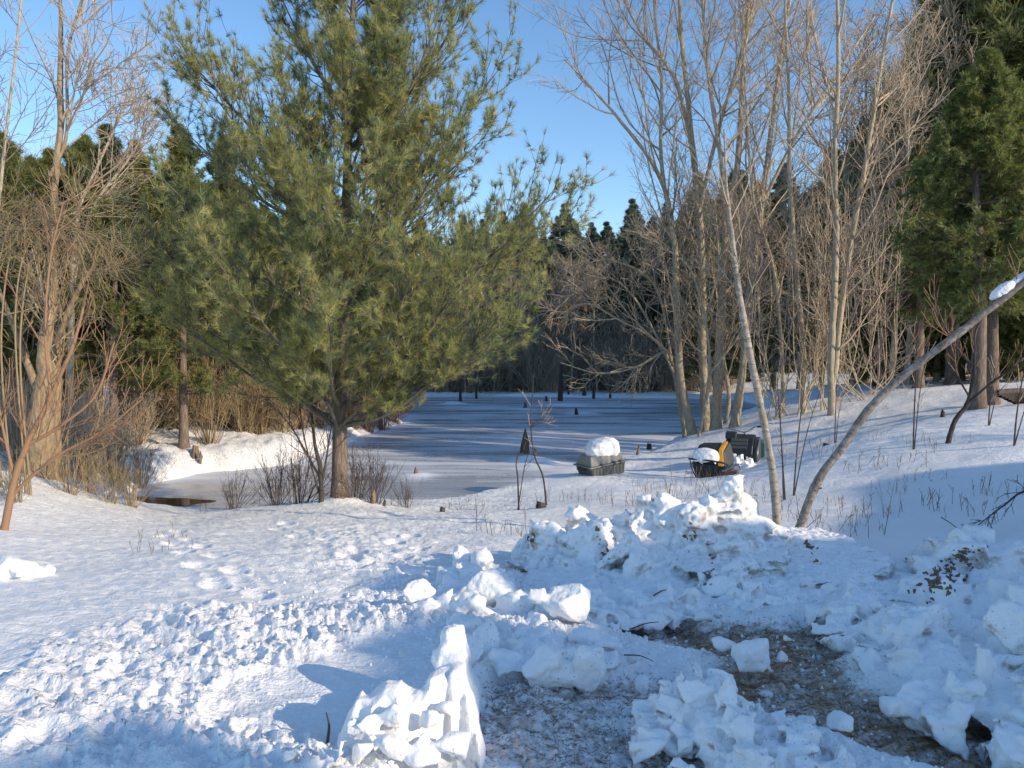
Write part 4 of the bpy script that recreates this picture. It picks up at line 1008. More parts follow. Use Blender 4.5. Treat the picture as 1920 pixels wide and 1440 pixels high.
def pile(name, label, ridge, n, rad, mat='snow_pile', seed=0, voxel=.018, specials=(), big=.05, small=.022, cat='snow pile', pw=1.2, sq=None, lump=1.0):
    """ridge: list of (px, py_top, D, halfwidth)"""
    r = np.random.default_rng(seed); bm = bmesh.new()
    Pt = np.array([P(a, b, c) for a, b, c, w in ridge]); Wd = np.array([q[3] for q in ridge])
    k = len(Pt)
    voxel *= .85; n = int(n * .6)
    for i in range(n):
        f = r.uniform(0, k - 1); j = min(int(f), k - 2); w = f - j
        c = Pt[j] * (1 - w) + Pt[j + 1] * w; wd = Wd[j] * (1 - w) + Wd[j + 1] * w
        tdir = Pt[j + 1] - Pt[j]; tdir[2] = 0; tdir = tdir / (np.linalg.norm(tdir) + 1e-6); nd = np.array([-tdir[1], tdir[0], 0])
        s = r.uniform(-1, 1); s = np.sign(s) * abs(s) ** .8
        x, y = (c + nd * s * wd)[:2]; g = H(x, y)
        hh = max(c[2] - g, .02) * (1 - abs(s) ** pw) * r.uniform(.75, 1.0)
        rr_ = r.uniform(*rad)
        z = g + max(hh - rr_ * .8, 0) * (1 if r.uniform() < .75 else r.uniform(.3, 1))
        hull_chunk(bm, np.array([x, y, z]), rr_ * np.array([1, 1, .85]) * r.uniform(.8, 1.25, 3), r, int(r.integers(8, 12)))
    for (px, py, D, rad3) in specials:
        c = P(px, py, D); hull_chunk(bm, c, np.array(rad3), r, 26, sq); g = H(c[0], c[1]); zz = c[2] - rad3[2] * .9; k_ = 1.0
        while zz > g:
            k_ *= 1.28; hull_chunk(bm, np.array([c[0], c[1], zz]) + r.normal(size=3) * .02, np.array(rad3) * [k_, k_, 1], r, 16); zz -= rad3[2] * .8
    # loose angular chunks tumbled over the surface
    for i in range(int(n * .45)):
        f = r.uniform(0, k - 1); j = min(int(f), k - 2); w = f - j
        c = Pt[j] * (1 - w) + Pt[j + 1] * w; wd = Wd[j] * (1 - w) + Wd[j + 1] * w
        tdir = Pt[j + 1] - Pt[j]; tdir[2] = 0; tdir = tdir / (np.linalg.norm(tdir) + 1e-6); nd = np.array([-tdir[1], tdir[0], 0])
        s = r.uniform(-1.15, 1.15); x, y = (c + nd * s * wd)[:2]; g = H(x, y)
        hh = max(c[2] - g, .02) * max(0, 1 - abs(s) ** pw); rr_ = r.uniform(rad[0] * .5, rad[1] * .95)
        hull_chunk(bm, np.array([x, y, g + hh * .92 + rr_ * .25]), rr_ * np.array([1, 1, .85]) * r.uniform(.7, 1.3, 3), r, int(r.integers(7, 10)), .8)
    # core
    for i in range(k - 1):
        for w in np.linspace(0, 1, max(2, int(np.linalg.norm(Pt[i + 1] - Pt[i]) / .12))):
            c = Pt[i] * (1 - w) + Pt[i + 1] * w; wd = Wd[i] * (1 - w) + Wd[i + 1] * w; g = H(c[0], c[1])
            hh = max(c[2] - g, .05)
            hull_chunk(bm, np.array([c[0], c[1], g + hh * .22]), np.array([max(.10, wd * .5), wd * .7, hh * .48]), r, 18)
    base = (float(Pt[:, 0].mean()), float(Pt[:, 1].mean()), H(Pt[:, 0].mean(), Pt[:, 1].mean()))
    o = finish_snow(bm, name, mat, base, voxel, big, small)
    tag(o, label, cat); return o

pile('snow_pile', 'largest heap of plowed snow with lit jagged tops below the birches',
     [(1000, 1000, 6.6, .5), (1080, 975, 6.7, .55), (1150, 990, 6.4, .7), (1220, 962, 6.3, .85), (1300, 965, 6.3, .95), (1370, 960, 6.3, .9), (1430, 1000, 6.4, .8), (1480, 1020, 6.6, .4)], 420, (.05, .17), 'snow_dirty', 1,
     .02, [(1085, 968, 6.6, (.13, .1, .10)), (1205, 950, 6.3, (.10, .1, .12)), (1258, 945, 6.25, (.12, .1, .13)), (1325, 950, 6.2, (.09, .1, .11)), (1375, 925, 6.3, (.115, .10, .17)), (1372, 905, 6.3, (.09, .08, .07)), (1400, 960, 6.3, (.08, .1, .14)), (1300, 970, 6.1, (.14, .12, .12)), (1450, 995, 6.4, (.10, .1, .07)),
           (1165, 975, 6.4, (.09, .09, .11)), (1030, 1000, 6.4, (.16, .14, .12)), (1100, 1010, 6.2, (.20, .16, .13)), (1195, 1060, 5.7, (.12, .1, .12))], .055, .03)
pile('snow_pile', 'small snow heap with dark soil clots just right of the leaning birch base',
     [(1500, 1030, 7.0, .2), (1530, 1016, 6.9, .25), (1560, 1035, 6.8, .15)], 40, (.05, .11), 'snow_dirty', 2, .018)
pile('snow_pile', 'low ragged snow ridge with sunlit caps left of the square block',
     [(868, 1030, 6.3, .16), (885, 1062, 5.9, .22), (900, 1092, 5.5, .28), (920, 1130, 5.1, .34), (975, 1160, 4.8, .25)], 120, (.04, .11), 'snow', 3, .014,
     [(866, 1042, 6.2, (.07, .06, .09)), (903, 1046, 6.1, (.11, .09, .08)), (882, 1075, 5.7, (.10, .09, .08)), (905, 1100, 5.3, (.10, .09, .09)), (925, 1112, 5.0, (.17, .13, .14)), (975, 1135, 4.85, (.14, .11, .10)), (868, 1172, 4.4, (.11, .10, .10)), (905, 1195, 4.2, (.10, .09, .09)), (880, 1225, 3.95, (.08, .09, .08)), (1010, 1165, 4.6, (.10, .09, .07)), (870, 1130, 5.0, (.09, .08, .10)), (850, 1150, 4.8, (.06, .06, .09)), (785, 1112, 4.95, (.11, .09, .11)), (835, 1128, 4.85, (.09, .09, .10)), (880, 1140, 4.75, (.10, .09, .10)), (800, 1140, 4.8, (.09, .09, .07))], .035, .016)
def snow_wall():
    r = np.random.default_rng(4); bm = bmesh.new()
    def run(prof, thick, nosq=0):
        W_ = []
        for px, py, D, th in prof:
            c = P(px, py, D); g = H(c[0], c[1]); W_.append((c, g, th))
        for (c0, g0, t0), (c1, g1, t1) in zip(W_[:-1], W_[1:]):
            vs = []
            for c, g, th in ((c0, g0, t0), (c1, g1, t1)):
                for k in (-1, 1):
                    for fz, fw in ((1, .45), (.9, .85), (.55, 1.1), (0, 1.55), (-.15, 1.7)):
                        z = g + (c[2] - g) * fz if fz >= 0 else g - .08
                        vs.append(bm.verts.new((c[0] + r.normal(0, .006), c[1] + k * th * fw + r.normal(0, .008), z + r.normal(0, .006))))
            g_ = bmesh.ops.convex_hull(bm, input=vs)
            bmesh.ops.delete(bm, geom=list({v for v in g_['geom_interior'] + g_['geom_unused'] if isinstance(v, bmesh.types.BMVert)}), context='VERTS')
    run([(640, 1375, 3.08, .06), (655, 1335, 3.08, .07), (675, 1300, 3.08, .08), (700, 1305, 3.08, .09), (722, 1283, 3.1, .09), (750, 1280, 3.1, .10), (772, 1300, 3.1, .09), (790, 1292, 3.12, .09), (812, 1262, 3.15, .09), (846, 1250, 3.2, .08)], 0)
    run([(846, 1248, 3.18, .10), (868, 1250, 3.2, .10), (880, 1290, 3.15, .09), (893, 1350, 3.1, .08), (905, 1420, 3.0, .07)], 0)
    run([(812, 1262, 3.3, .07), (824, 1215, 3.34, .07), (836, 1180, 3.36, .07), (852, 1170, 3.38, .07), (872, 1186, 3.38, .07), (880, 1240, 3.38, .08), (896, 1290, 3.38, .1)], 0)
    hull_chunk(bm, P(852, 1192, 3.38), np.array([.062, .06, .055]), r, 14, .6); hull_chunk(bm, P(845, 1235, 3.3), np.array([.085, .07, .05]), r, 14, .7)
    for px, py, D, rd in [(665, 1365, 2.95, .05), (700, 1360, 2.93, .06), (745, 1345, 2.95, .07), (735, 1400, 2.88, .08), (800, 1350, 2.97, .06), (840, 1330, 3.03, .05), (850, 1400, 2.9, .09), (790, 1410, 2.86, .08), (680, 1410, 2.86, .06), (830, 1225, 3.35, .035), (862, 1230, 3.3, .03)]:
        hull_chunk(bm, P(px, py, D), np.array([rd, rd * .6, rd * .8]), r, 14)
    base = P(770, 1430, 3.1); base[2] = 0
    o = finish_snow(bm, 'snow_wall', 'snow', tuple(map(float, base)), .010, .012, .008)
    tag(o, 'tall cut snow wall with a pointed spire in the near foreground, brightly lit on its face', 'snow wall')
snow_wall()
pile('snow_heap', 'low row of bright snow lumps at the bottom edge left of the snow wall',
     [(440, 1428, 2.9, .08), (530, 1420, 2.9, .1), (600, 1418, 2.85, .1), (650, 1425, 2.8, .1)], 40, (.03, .075), 'snow', 6, .010, (), .03, .012)
pile('snow_heap', 'crumbled snow mound at the bottom centre between the two bare tracks',
     [(1262, 1268, 3.5, .18), (1310, 1258, 3.35, .27), (1360, 1290, 3.15, .35), (1420, 1340, 3.0, .35), (1480, 1390, 2.9, .28), (1560, 1470, 2.7, .15)], 330, (.025, .085), 'snow_pile', 7, .011, (), .022, .016)
pile('snow_heap', 'long plowed snow ridge running from the right foreground back past the track',
     [(1575, 1130, 4.9, .22), (1640, 1150, 4.6, .34), (1720, 1170, 4.3, .42), (1800, 1195, 3.95, .48), (1870, 1250, 3.5, .48), (1960, 1300, 3.2, .4), (2080, 1340, 3.0, .3)], 260, (.05, .15), 'snow_pile', 8, .015,
     [(1590, 1160, 4.8, (.14, .12, .13)), (1845, 1265, 3.5, (.05, .05, .13)), (1905, 1180, 3.9, (.14, .12, .16)), (1690, 1190, 4.3, (.2, .15, .15)), (1770, 1260, 3.8, (.2, .15, .12))], .04, .02)
pile('snow_heap', 'smooth bulky snow mound behind the long ridge at the right edge',
     [(1740, 1125, 5.4, .25), (1820, 1110, 5.2, .4), (1900, 1110, 4.9, .45), (2000, 1110, 4.8, .4)], 90, (.09, .2), 'snow', 9, .018, (), .04, .018)
pile('dirty_snow_boulder', 'big snow boulder streaked with dark soil at the right behind the ridge',
     [(1715, 1060, 6.2, .3), (1780, 1022, 6.1, .45), (1850, 1012, 6.0, .48), (1930, 1020, 6.0, .45), (2020, 1040, 6.0, .3)], 120, (.07, .2), 'snow_dirty', 10, .018,
     [(1740, 1090, 5.8, (.16, .13, .18)), (1795, 1055, 5.9, (.22, .16, .20)), (1850, 1060, 5.9, (.24, .16, .18)), (1900, 1050, 5.9, (.2, .15, .2))], .04, .022)
pile('snow_heap', 'low rubble bank between the big heap and the track',
     [(1010, 1120, 5.2, .3), (1100, 1150, 4.8, .28), (1180, 1130, 5.0, .3), (1280, 1120, 5.1, .3), (1400, 1110, 5.3, .3), (1500, 1090, 5.5, .35), (1560, 1110, 5.2, .3)], 420, (.03, .10), 'snow_pile', 11, .016, (), .03, .02)
pile('snow_heap', 'tumbled snow chunks between the ridge and the left track',
     [(930, 1210, 4.3, .22), (1000, 1240, 4.05, .28), (1080, 1225, 4.15, .26), (1140, 1230, 4.1, .22)], 130, (.03, .10), 'snow', 12, .013,
     [(1020, 1258, 3.85, (.14, .10, .13)), (1100, 1258, 3.85, (.10, .08, .14)), (950, 1240, 4.05, (.11, .09, .09)), (1200, 1285, 3.8, (.05, .05, .05))], .03, .014)

# single blocks
def chunk(name, label, px, py, D, rad3, seed, mat='snow', sq=.75, n=26, group=None, voxel=.012, cat='snow block'):
    r = np.random.default_rng(seed); bm = bmesh.new(); c = P(px, py, D)
    g = Hf(c[0], c[1]); c[2] = max(c[2], g + rad3[2] * .3)
    hull_chunk(bm, c, np.array(rad3), r, n, sq)
    for i in range(3):
        hull_chunk(bm, c + r.normal(size=3) * np.array(rad3) * [.6, .5, .3], np.array(rad3) * r.uniform(.35, .6), r, 12, sq)
    o = finish_snow(bm, name, mat, (float(c[0]), float(c[1]), float(c[2] - rad3[2])), voxel, .03, .012)
    return tag(o, label, cat, group)
chunk('snow_block', 'square sunlit snow block standing upright at the left of the big heap', 1065, 1130, 4.6, (.14, .09, .13), 1)
chunk('snow_block', 'snow block lying alone on the bare brown track', 1410, 1230, 4.0, (.11, .09, .09), 2)
chunk('snow_block', 'small snow lump at the left end of the block on the track', 1358, 1205, 4.15, (.06, .05, .04), 3)
chunk('snow_block', 'rounded snow block sitting at the right foot of the big heap', 1345, 1100, 5.3, (.11, .09, .08), 4)
chunk('snow_block', 'pale cube of snow beside another at the near edge of the track', 1675, 1325, 3.4, (.055, .05, .05), 5)
chunk('snow_block', 'rounded snow lump left of the pale cube at the track edge', 1575, 1355, 3.25, (.05, .05, .04), 6)
chunk('snow_block', 'small pointed lump of snow in the middle of the bare track', 1478, 1195, 4.25, (.035, .03, .03), 7)
chunk('snow_block', 'lone snow mound on the left meadow edge', 26, 1088, 6.3, (.22, .16, .13), 9, sq=1, voxel=.018)
# scattered small clods
cl = []
for i in range(4):
    r = np.random.default_rng(900 + i); bm = bmesh.new(); hull_chunk(bm, np.zeros(3), np.array([1, .9, .75]), r, 13)
    me = bpy.data.meshes.new('snow_clod'); bmesh.ops.subdivide_edges(bm, edges=bm.edges, cuts=1, use_grid_fill=True); bmesh.ops.smooth_vert(bm, verts=bm.verts, factor=.5, use_axis_x=True, use_axis_y=True, use_axis_z=True); bm.to_mesh(me); bm.free()
    me.materials.append(M['snow']); cl.append(me)
r = np.random.default_rng(55); cnt = 0
while cnt < 80:
    x = r.uniform(-1.2, 2.6); y = r.uniform(2.9, 6.2)
    if r.uniform() > .12 + cl_zone(np.array([x]), np.array([y]))[0] - .8 * plow(np.array([x]), np.array([y]))[0]: continue
    s = .012 + .035 * r.uniform() ** 2.2
    o = link('snow_clod', cl[cnt % 4], None, None, (x, y, Hf(x, y) + s * .2)); o.scale = (s, s, s); o.rotation_euler = tuple(r.uniform(0, 6, 3))
    tag(o, 'small loose snow clod scattered around the plowed track', 'snow clod', 'loose snow clods around the track'); cnt += 1
# rubble stuff
def rubble():
    r = np.random.default_rng(66); V = []; Fc = []; n = 0
    ico = bmesh.new(); bmesh.ops.create_icosphere(ico, subdivisions=1, radius=1); iv = np.array([v.co for v in ico.verts]); fi = np.array([[v.index for v in f.verts] for f in ico.faces]); ico.free()
    N = 9000; x = r.uniform(-2.0, 3.2, N * 3); y = r.uniform(2.6, 7.5, N * 3)
    pr = cl_zone(x, y) + .06 - .8 * plow(x, y); k = r.uniform(size=len(x)) < pr; x = x[k][:N]; y = y[k][:N]
    z = height(x, y); s = .002 + .010 * r.uniform(size=len(x)) ** 2.5
    jit = 1 + .3 * r.normal(size=(len(x), len(iv), 1))
    V = np.stack([x, y, z + s * .2], -1)[:, None] + iv[None] * s[:, None, None] * jit
    Fc = fi[None] + (np.arange(len(x)) * len(iv))[:, None, None]
    me = mesh_np('snow_crumbs', V.reshape(-1, 3), Fc.reshape(-1, 3), 3, False)
    o = link('snow_crumbs', me, M['snow']); tag(o, 'fine crumbs of snow strewn over the plowed ground', 'snow crumbs', None, 'stuff')
rubble()
# grass/leaf litter in the track
def litter():
    r = np.random.default_rng(67); N = 9000
    x = r.uniform(-.3, 2.9, N * 4); y = r.uniform(2.6, 5.1, N * 4)
    k = plow(x, y) > r.uniform(.3, 1, len(x)); x = x[k][:N]; y = y[k][:N]; z = height(x, y)
    p = np.stack([x, y, z + .002], -1); a = r.uniform(0, 2 * PI, len(x)); d = np.stack([np.cos(a), np.sin(a), r.uniform(-.05, .5, len(x))], -1)
    V, t_ = tufts(p, d, 2, .035, .0025, 0, .5, r)
    o = link('trodden_grass', mesh_np('trodden_grass', V, np.arange(len(V)), 3, False, t_), M['weed']); tag(o, 'flattened dead grass and leaf bits on the bare track', 'grass', None, 'stuff')
litter()
# sticks
def stick(px, py, D, px2, py2, D2, rad, lab):
    a = P(px, py, D); b2_ = P(px2, py2, D2)
    pts = spline([a, (a + b2_) / 2 + np.array([.01, .0, .012]), b2_], 7)
    tb = TB(); tb.add((pts - a)[None], taper(1, 7, rad, rad * .5), 6, np.array([.2]))
    o = link('stick', tb.mesh('stick'), M['twig_dark'], None, tuple(a)); tag(o, lab, 'stick')
stick(613, 1398, 3.05, 612, 1336, 3.05, .007, 'dark bent twig stuck upright in the snow left of the wall')
stick(1225, 1117, 5.0, 1250, 1106, 5.0, .006, 'dark twig lying on the rubble below the big heap')
stick(1170, 1228, 3.95, 1225, 1240, 3.85, .004, 'thin twig on the snow left of the bare track')
stick(1180, 1180, 4.3, 1235, 1166, 4.4, .004, 'thin twig lying at the back edge of the track')
stick(1765, 970, 8.5, 1806, 1003, 8.0, .006, 'thin dead stick slanting out of the snow right of the leaning birch')
stick(1498, 1003, 8.0, 1540, 965, 8.2, .005, 'thin stick leaning beside the leaning birch base')
for i in range(7):
    y = 740 + i * 3
    pa = P(1868 + i * 6, y, 16.5 + .15 * i); tb = TB(); q = np.array([[0, 0, 0], [.7, .3, .03], [1.6, .5, .0]])
    tb.add(spline(q, 8)[None], taper(1, 8, .07, .05), 8, np.array([.3]))
    z = H(pa[0], pa[1]) + .05 + .09 * (6 - i) * .6
    o = link('log', tb.mesh('log'), M['log_bark'], None, (pa[0], pa[1], z)); tag(o, 'dark log in the low woodpile at the right edge of the hill', 'log', 'logs of the low woodpile')

# ------------------------------------------------------------------ discarded machines
def hullpart(name, pts, mat, parent, bev=.02):
    bm = bmesh.new()
    for p_ in pts: bm.verts.new(p_)
    bmesh.ops.convex_hull(bm, input=bm.verts); bmesh.ops.recalc_face_normals(bm, faces=bm.faces)
    me = bpy.data.meshes.new(name); bm.to_mesh(me); bm.free(); o = link(name, me, mat, parent)
    if bev:
        b_ = o.modifiers.new('bevel', 'BEVEL'); b_.width = bev; b_.segments = 3
    return o
def prism(name, prof, x0, x1, mat, parent, bev=.015, inset=0):
    """profile in (y,z) swept along x"""
    n = len(prof); V = [(x0, y, z) for y, z in prof] + [(x1, y, z) for y, z in prof]
    Fs = [tuple(range(n))[::-1], tuple(range(n, 2 * n))] + [(i, (i + 1) % n, n + (i + 1) % n, n + i) for i in range(n)]
    me = bpy.data.meshes.new(name); me.from_pydata(V, [], Fs); o = link(name, me, mat, parent)
    if bev:
        b_ = o.modifiers.new('bevel', 'BEVEL'); b_.width = bev; b_.segments = 3; b_.limit_method = 'ANGLE'
    return o
def tube(name, pts, rad, mat, parent, m=16, k=8):
    tb = TB(); c = spline(pts, m); tb.add(c[None], np.full((1, m), rad), k); return link(name, tb.mesh(name), mat, parent)
def snowcap(name, parent, c, rad, seed, voxel=.02):
    r = np.random.default_rng(seed); bm = bmesh.new()
    bmesh.ops.create_icosphere(bm, subdivisions=5, radius=1)
    for v_ in bm.verts:
        q = v_.co.copy(); w_ = 1 + .10 * mnoise.noise(q * 1.4 + Vector((seed, 0, 0))) + .05 * mnoise.noise(q * 4 + Vector((seed, 3, 0)))
        q = Vector([math.copysign(abs(k_) ** .8, k_) for k_ in q]) * w_
        if q.z < -.35: q.z = -.35 + (q.z + .35) * .15
        if q.z < .1: q.z -= max(0, mnoise.noise(Vector((q.x * 3, q.y * 3, seed)))) * .5
        v_.co = Vector((q.x * rad[0] + c[0], q.y * rad[1] + c[1], q.z * rad[2] + c[2]))
    me = bpy.data.meshes.new(name); bm.to_mesh(me); bm.free(); o = link(name, me, M['snow'], parent)
    md = o.modifiers.new('remesh', 'REMESH'); md.mode = 'VOXEL'; md.voxel_size = voxel; md.use_smooth_shade = True
    sm = o.modifiers.new('smooth', 'SMOOTH'); sm.iterations = 4
    d = o.modifiers.new('disp', 'DISPLACE'); d.texture = ctex('clouds_small', .035); d.strength = .015
    return o
# grey crate: ribbed lower tub, flanged seam, sloping upper shell
bq = B(1128, 16.8)
g = thing('gray_crate', 'weathered grey ribbed plastic crate tilted in the snow by the shore', 'crate', (bq[0], bq[1], bq[2] - .02), math.radians(28))
g.scale = (.92,) * 3; g.rotation_euler = (math.radians(0), math.radians(-8), math.radians(24))
hullpart('tub', [(-.42, -.33, 0), (.42, -.33, 0), (.42, .33, 0), (-.42, .33, 0), (-.47, -.38, .27), (.47, -.38, .27), (.47, .38, .27), (-.47, .38, .27)], M['weathered_dark'], g)
for i in range(22):
    x = -.41 + i * .039
    hullpart('rib', [(x, -.385 + .05 * .8, .02), (x + .016, -.385 + .05 * .8, .02), (x, -.40, .25), (x + .016, -.40, .25), (x, -.33, .02), (x + .016, -.33, .02), (x, -.36, .25), (x + .016, -.36, .25)], M['weathered'], g, 0)
hullpart('seam_flange', [(-.51, -.42, .27), (.51, -.42, .27), (.51, .42, .27), (-.51, .42, .27), (-.51, -.42, .30), (.51, -.42, .30), (.51, .42, .30), (-.51, .42, .30)], M['weathered'], g, .008)
hullpart('lid', [(-.46, -.37, .303), (.46, -.37, .303), (.46, .37, .303), (-.46, .37, .303), (-.40, -.28, .52), (.36, -.26, .58), (.36, .28, .56), (-.40, .28, .50)], M['weathered'], g)
for sx in (-.2, .12, .3): hullpart('latch', [(sx, -.44, .25), (sx + .05, -.44, .25), (sx, -.44, .34), (sx + .05, -.44, .34), (sx, -.37, .25), (sx + .05, -.37, .25), (sx, -.37, .34), (sx + .05, -.37, .34)], M['weathered_dark'], g, .004)
tube('handle', [(-.47, -.2, .26), (-.60, -.15, .24), (-.60, .05, .24), (-.47, .1, .26)], .02, M['black_plastic'], g)
cs = snowcap('snow_mound', None, (0, 0, 0), (.43, .34, .30), 5)
cs.scale = (.9, .9, .85); cs.location = (bq[0] + .02, bq[1], bq[2] + .52); cs.rotation_euler = (0, math.radians(-6), math.radians(24)); tag(cs, 'rounded cap of snow lying on the grey crate', 'snow cap')
# black and orange snowmobile
bq = B(1335, 16.1); Z0 = bq[2] - .06
g = thing('old_snowmobile', 'old black and orange snowmobile nose with a snow filled front bumper', 'snowmobile', (bq[0], bq[1], Z0), math.radians(-28)); g.scale = (.88, .88, 1.0)
hullpart('belly_pan', [(-.30, -.22, 0), (.30, -.22, 0), (.36, .4, 0), (-.36, .4, 0), (-.42, -.30, .38), (.40, -.30, .34), (.42, .45, .40), (-.42, .45, .40)], M['black_plastic'], g, .03)
hullpart('hood', [(-.41, -.29, .385), (.20, -.29, .36), (.20, .45, .40), (-.42, .45, .40), (-.36, -.12, .62), (.16, -.12, .64), (.16, .4, .76), (-.30, .4, .74), (-.34, .1, .72)], M['black_plastic'], g, .03)
hullpart('orange_stripe', [(.205, -.31, .34), (.33, -.30, .33), (.33, .45, .40), (.205, .45, .40), (.18, -.12, .66), (.27, -.12, .64), (.27, .42, .79), (.17, .42, .79)], M['orange'], g, .012)
hullpart('side_panel', [(.335, -.26, .33), (.42, -.2, .33), (.44, .45, .38), (.335, .45, .38), (.28, -.1, .62), (.32, -.08, .6), (.33, .42, .76), (.28, .42, .77)], M['vent_gray'], g, .01)
tube('bumper', [(-.46, .02, .42), (-.50, -.20, .44), (-.40, -.40, .46), (0, -.46, .46), (.36, -.42, .42), (.44, -.3, .36)], .018, M['black_plastic'], g, 24)
tube('bumper_strut', [(-.48, -.2, .44), (-.42, -.26, .25), (-.32, -.22, .06)], .014, M['black_plastic'], g)
tube('ski_spring', [(.34, -.45, .26), (.5, -.5, .30), (.62, -.52, .40), (.72, -.5, .42), (.76, -.48, .34)], .02, M['steel'], g)
hullpart('ski', [(.40, -.6, .08), (.72, -.62, .02), (.74, -.45, .05), (.42, -.42, .08), (.46, -.58, .27), (.72, -.6, .30), (.74, -.5, .32), (.46, -.44, .26)], M['rust'], g, .02)
cs = snowcap('snow_mound', None, (0, 0, 0), (.28, .23, .18), 6, .015)
q = Matrix.Translation(Vector((bq[0], bq[1], Z0))) @ Matrix.Rotation(math.radians(-28), 4, 'Z') @ Vector((-.09, -.18, .50)); cs.location = q; cs.rotation_euler[2] = math.radians(-28)
tag(cs, 'snow packed on the nose of the orange striped snowmobile', 'snow cap')
# black snowmobile with vented hood and handlebar
bq = B(1392, 18.6); Z0 = bq[2] - .05
g = thing('old_snowmobile', 'old black snowmobile with a louvred hood, handlebar and teal rear panel', 'snowmobile', (bq[0], bq[1], Z0 - .04), math.radians(-24)); g.scale = (.92,) * 3
prism('hood', [(-.42, 0), (-.46, .42), (-.34, .62), (-.12, .80), (.30, .86), (.42, .80), (.5, .5), (.5, 0)], -.40, .30, M['black_plastic'], g, .03)
for i in range(3): prism('louvre', [(-.40 + .07 * i, .50 + .085 * i), (-.42 + .07 * i, .555 + .085 * i), (-.33 + .07 * i, .62 + .085 * i), (-.31 + .07 * i, .58 + .085 * i)], -.26, .16, M['vent_gray'], g, .006)
prism('side_cover', [(-.34, 0), (-.40, .40), (-.26, .60), (-.04, .76), (.34, .80), (.46, .45), (.46, 0)], .302, .42, M['vent_gray'], g, .03)
prism('windscreen_base', [(-.20, .76), (-.16, .92), (.02, .95), (.06, .84)], -.42, -.14, M['black_plastic'], g, .02)
tube('handlebar', [(-.42, .10, 1.02), (-.22, .1, .98), (.0, .12, .92), (.16, .12, .98), (.32, .10, 1.08), (.56, .08, 1.08)], .016, M['steel'], g)
tube('grip', [(.36, .10, 1.082), (.46, .09, 1.086), (.60, .08, 1.086)], .026, M['black_plastic'], g)
tube('steering_post', [(.04, .2, .80), (.02, .14, .93)], .02, M['steel'], g)
prism('rear_panel', [(.50, .08), (.50, .62), (.62, .70), (1.1, .62), (1.15, .1)], -.1, .52, M['teal'], g, .03)
prism('running_board', [(.2, .02), (.2, .10), (1.1, .10), (1.1, .02)], .50, .72, M['rust'], g, .01)
tube('trim_strip', [(.425, -.36, .06), (.425, -.41, .40), (.425, -.27, .61), (.425, -.04, .77)], .012, M['steel'], g)
pile('snow_heap', 'bright drift of snow heaped between the two old snowmobiles', [(1365, 848, 17.9, .25), (1385, 858, 17.7, .35), (1412, 872, 17.5, .3)], 30, (.10, .2), 'snow', 33, .03, (), .05, .02)
# snow on the leaning birch
cs = snowcap('snow_clump', None, (0, 0, 0), (.13, .07, .055), 8, .008); cs.location = P(1880, 545, 7.6); cs.rotation_euler = (0, math.radians(-36), 0); tag(cs, 'white clump of snow resting on the leaning birch', 'snow clump', 'snow clumps on the leaning birch')
cs = snowcap('snow_clump', None, (0, 0, 0), (.15, .06, .03), 9, .008); cs.location = P(1915, 520, 7.6); cs.rotation_euler = (0, math.radians(-36), 0); tag(cs, 'white clump of snow resting on the leaning birch', 'snow clump', 'snow clumps on the leaning birch')
print('verts', sum(len(m.vertices) for m in bpy.data.meshes))

# ------------------------------------------------------------------ added unseen shade casters: a screen and trees behind the camera, toward the sun
def sunpt(u, v, al=14.0):
    hx, hy = math.sin(SUN_AZ), math.cos(SUN_AZ)
    return (al * hx - u * hy, al * hy + u * hx, v)
shade_screen = thing('shade_screen', 'added grey screen out of view behind the viewpoint, outline cut to shade the plowed yard', 'shade_screen', sunpt(4, 0))  # unseen, added only to throw shade over the foreground
hb = Vector(shade_screen.location)
prof = [(-7, 4.3), (-5, 5.4), (-3, 5.95), (1.95, 5.98), (2.05, 5.40), (2.64, 5.36), (2.68, 5.74), (2.98, 5.74), (3.04, 5.88), (3.8, 5.86), (3.9, 5.5), (4.12, 5.48), (4.2, 6.15), (4.78, 6.2), (4.9, 5.92), (5.08, 5.92), (5.16, 6.2), (5.55, 6.12), (5.62, 5.74), (6.05, 5.70), (6.5, 5.5), (7.1, 5.22), (8, 5.12), (10.5, 4.95), (12.4, 5.1), (13, 5.0), (13.4, 4.6), (13.5, 3)]  # top edge stepped and notched to place the lit and shaded spots
prof = [(u, v + (.98 if u < 6.4 else .88)) for u, v in prof]
def slab(name, pts, al0, al1, mat, parent):
    n = len(pts); V = [Vector(sunpt(u, v, al0)) - hb for u, v in pts] + [Vector(sunpt(u, v, al1)) - hb for u, v in pts]
    Fs = [tuple(range(n)), tuple(range(n, 2 * n))[::-1]] + [(i, (i + 1) % n, n + (i + 1) % n, n + i) for i in range(n)]
    me = bpy.data.meshes.new(name); me.from_pydata([tuple(q) for q in V], [], Fs); return link(name, me, mat, parent)
slab('shade_edge', prof + [(13.5, 2.9), (-7, 2.9)], 13.9, 14.2, M['weathered_dark'], shade_screen)
slab('wall', [(-6.6, 2.88), (13.2, 2.88), (13.2, -.5), (-6.6, -.5)], 14.25, 19, M['weathered'], shade_screen)  # lower body of the added shade screen
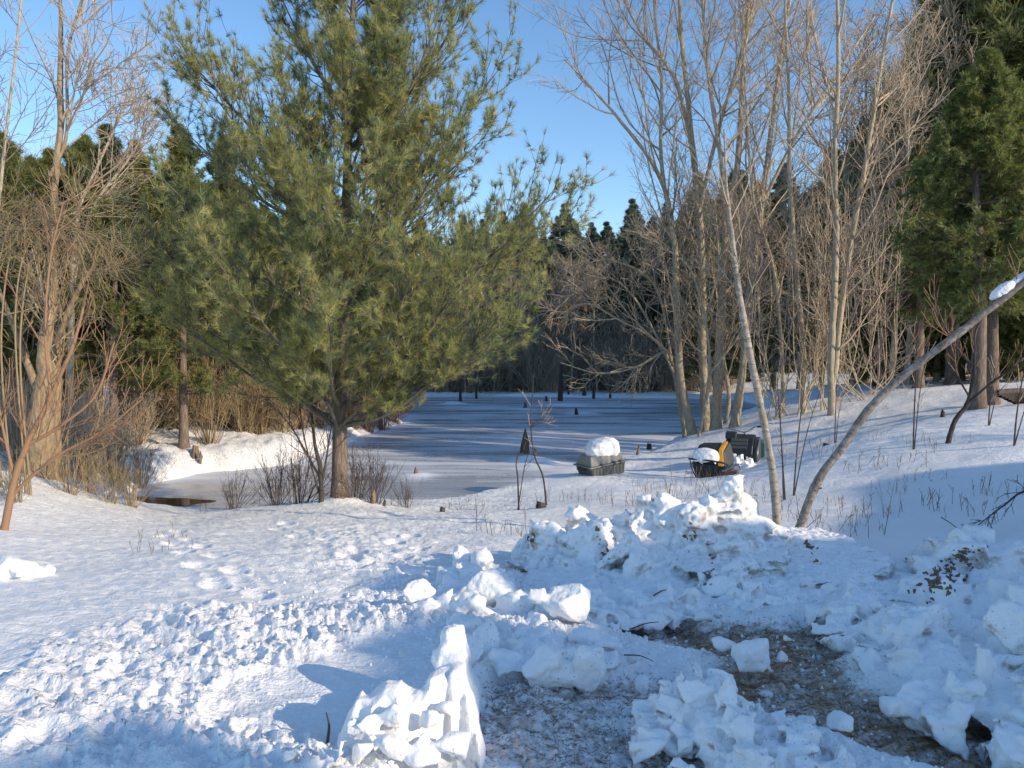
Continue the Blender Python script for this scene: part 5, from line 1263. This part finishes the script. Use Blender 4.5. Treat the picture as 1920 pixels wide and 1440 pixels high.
for i, (u, al, sc, rz) in enumerate([(3.3, 22, .6, 1), (15.6, 15, .55, 2)]):  # unseen trees added to dapple the shade
    q = sunpt(u, 0, al); z = H(q[0], q[1])
    dup(b1, (q[0], q[1], z), rz, sc, 'bare grey tree added out of view behind the viewpoint for dappled shade', 'bare trees added behind the viewpoint')

M['soil'] = plain('soil', (.19, .13, .08), .95, 0, .6)
bpy.context.view_layer.update()
_dg = bpy.context.evaluated_depsgraph_get()
def surf(px, py):
    d = Vector(ray(px, py)).normalized()
    hit, loc, nrm, idx, ob, mt = S.ray_cast(_dg, Vector((0, 0, CAMZ)), d)
    return loc if hit else None
def soil_bits(label, group, boxes, n, r0, r1, seed):
    r = np.random.default_rng(seed)
    for i in range(n):
        b_ = boxes[i % len(boxes)]
        t_ = r.uniform(); px = b_[0] + (b_[2] - b_[0]) * t_ + r.normal(0, b_[4]); py = b_[1] + (b_[3] - b_[1]) * t_ + r.normal(0, b_[4])
        q = surf(px, py)
        if q is None or q.y > 8: continue
        bm = bmesh.new(); rr_ = r.uniform(r0, r1)
        hull_chunk(bm, np.zeros(3), rr_ * r.uniform(.6, 1.3, 3), r, 11)
        bmesh.ops.subdivide_edges(bm, edges=bm.edges, cuts=2, use_grid_fill=True)
        for v_ in bm.verts: v_.co *= 1 + .5 * mnoise.noise(v_.co * (2.2 / rr_) + Vector((i, seed, 0)))
        me = bpy.data.meshes.new('soil_clod'); bm.to_mesh(me); bm.free()
        o = link('soil_clod', me, M['soil'], None, q + Vector((0, .3 * rr_, -.1 * rr_))); tag(o, label, 'soil clod', group)
soil_bits('dark soil clod stuck in the face of the dirty snow boulder at the right', 'soil clods in the dirty snow boulder', [(1730, 1110, 1790, 1060, 12), (1780, 1060, 1840, 1032, 9), (1745, 1100, 1790, 1075, 16)], 110, .007, .028, 3)
soil_bits('dark soil clod caught between snow lumps of the big heap', 'soil clods in the big heap', [(1325, 1040, 1335, 1085, 8), (1120, 1000, 1140, 1050, 8), (1290, 985, 1300, 1010, 8), (998, 1000, 1000, 1025, 4)], 40, .008, .03, 4)
soil_bits('dark soil clod in the small heap right of the leaning birch', 'soil clods in the small heap', [(1515, 1020, 1535, 1045, 6)], 9, .012, .035, 5)
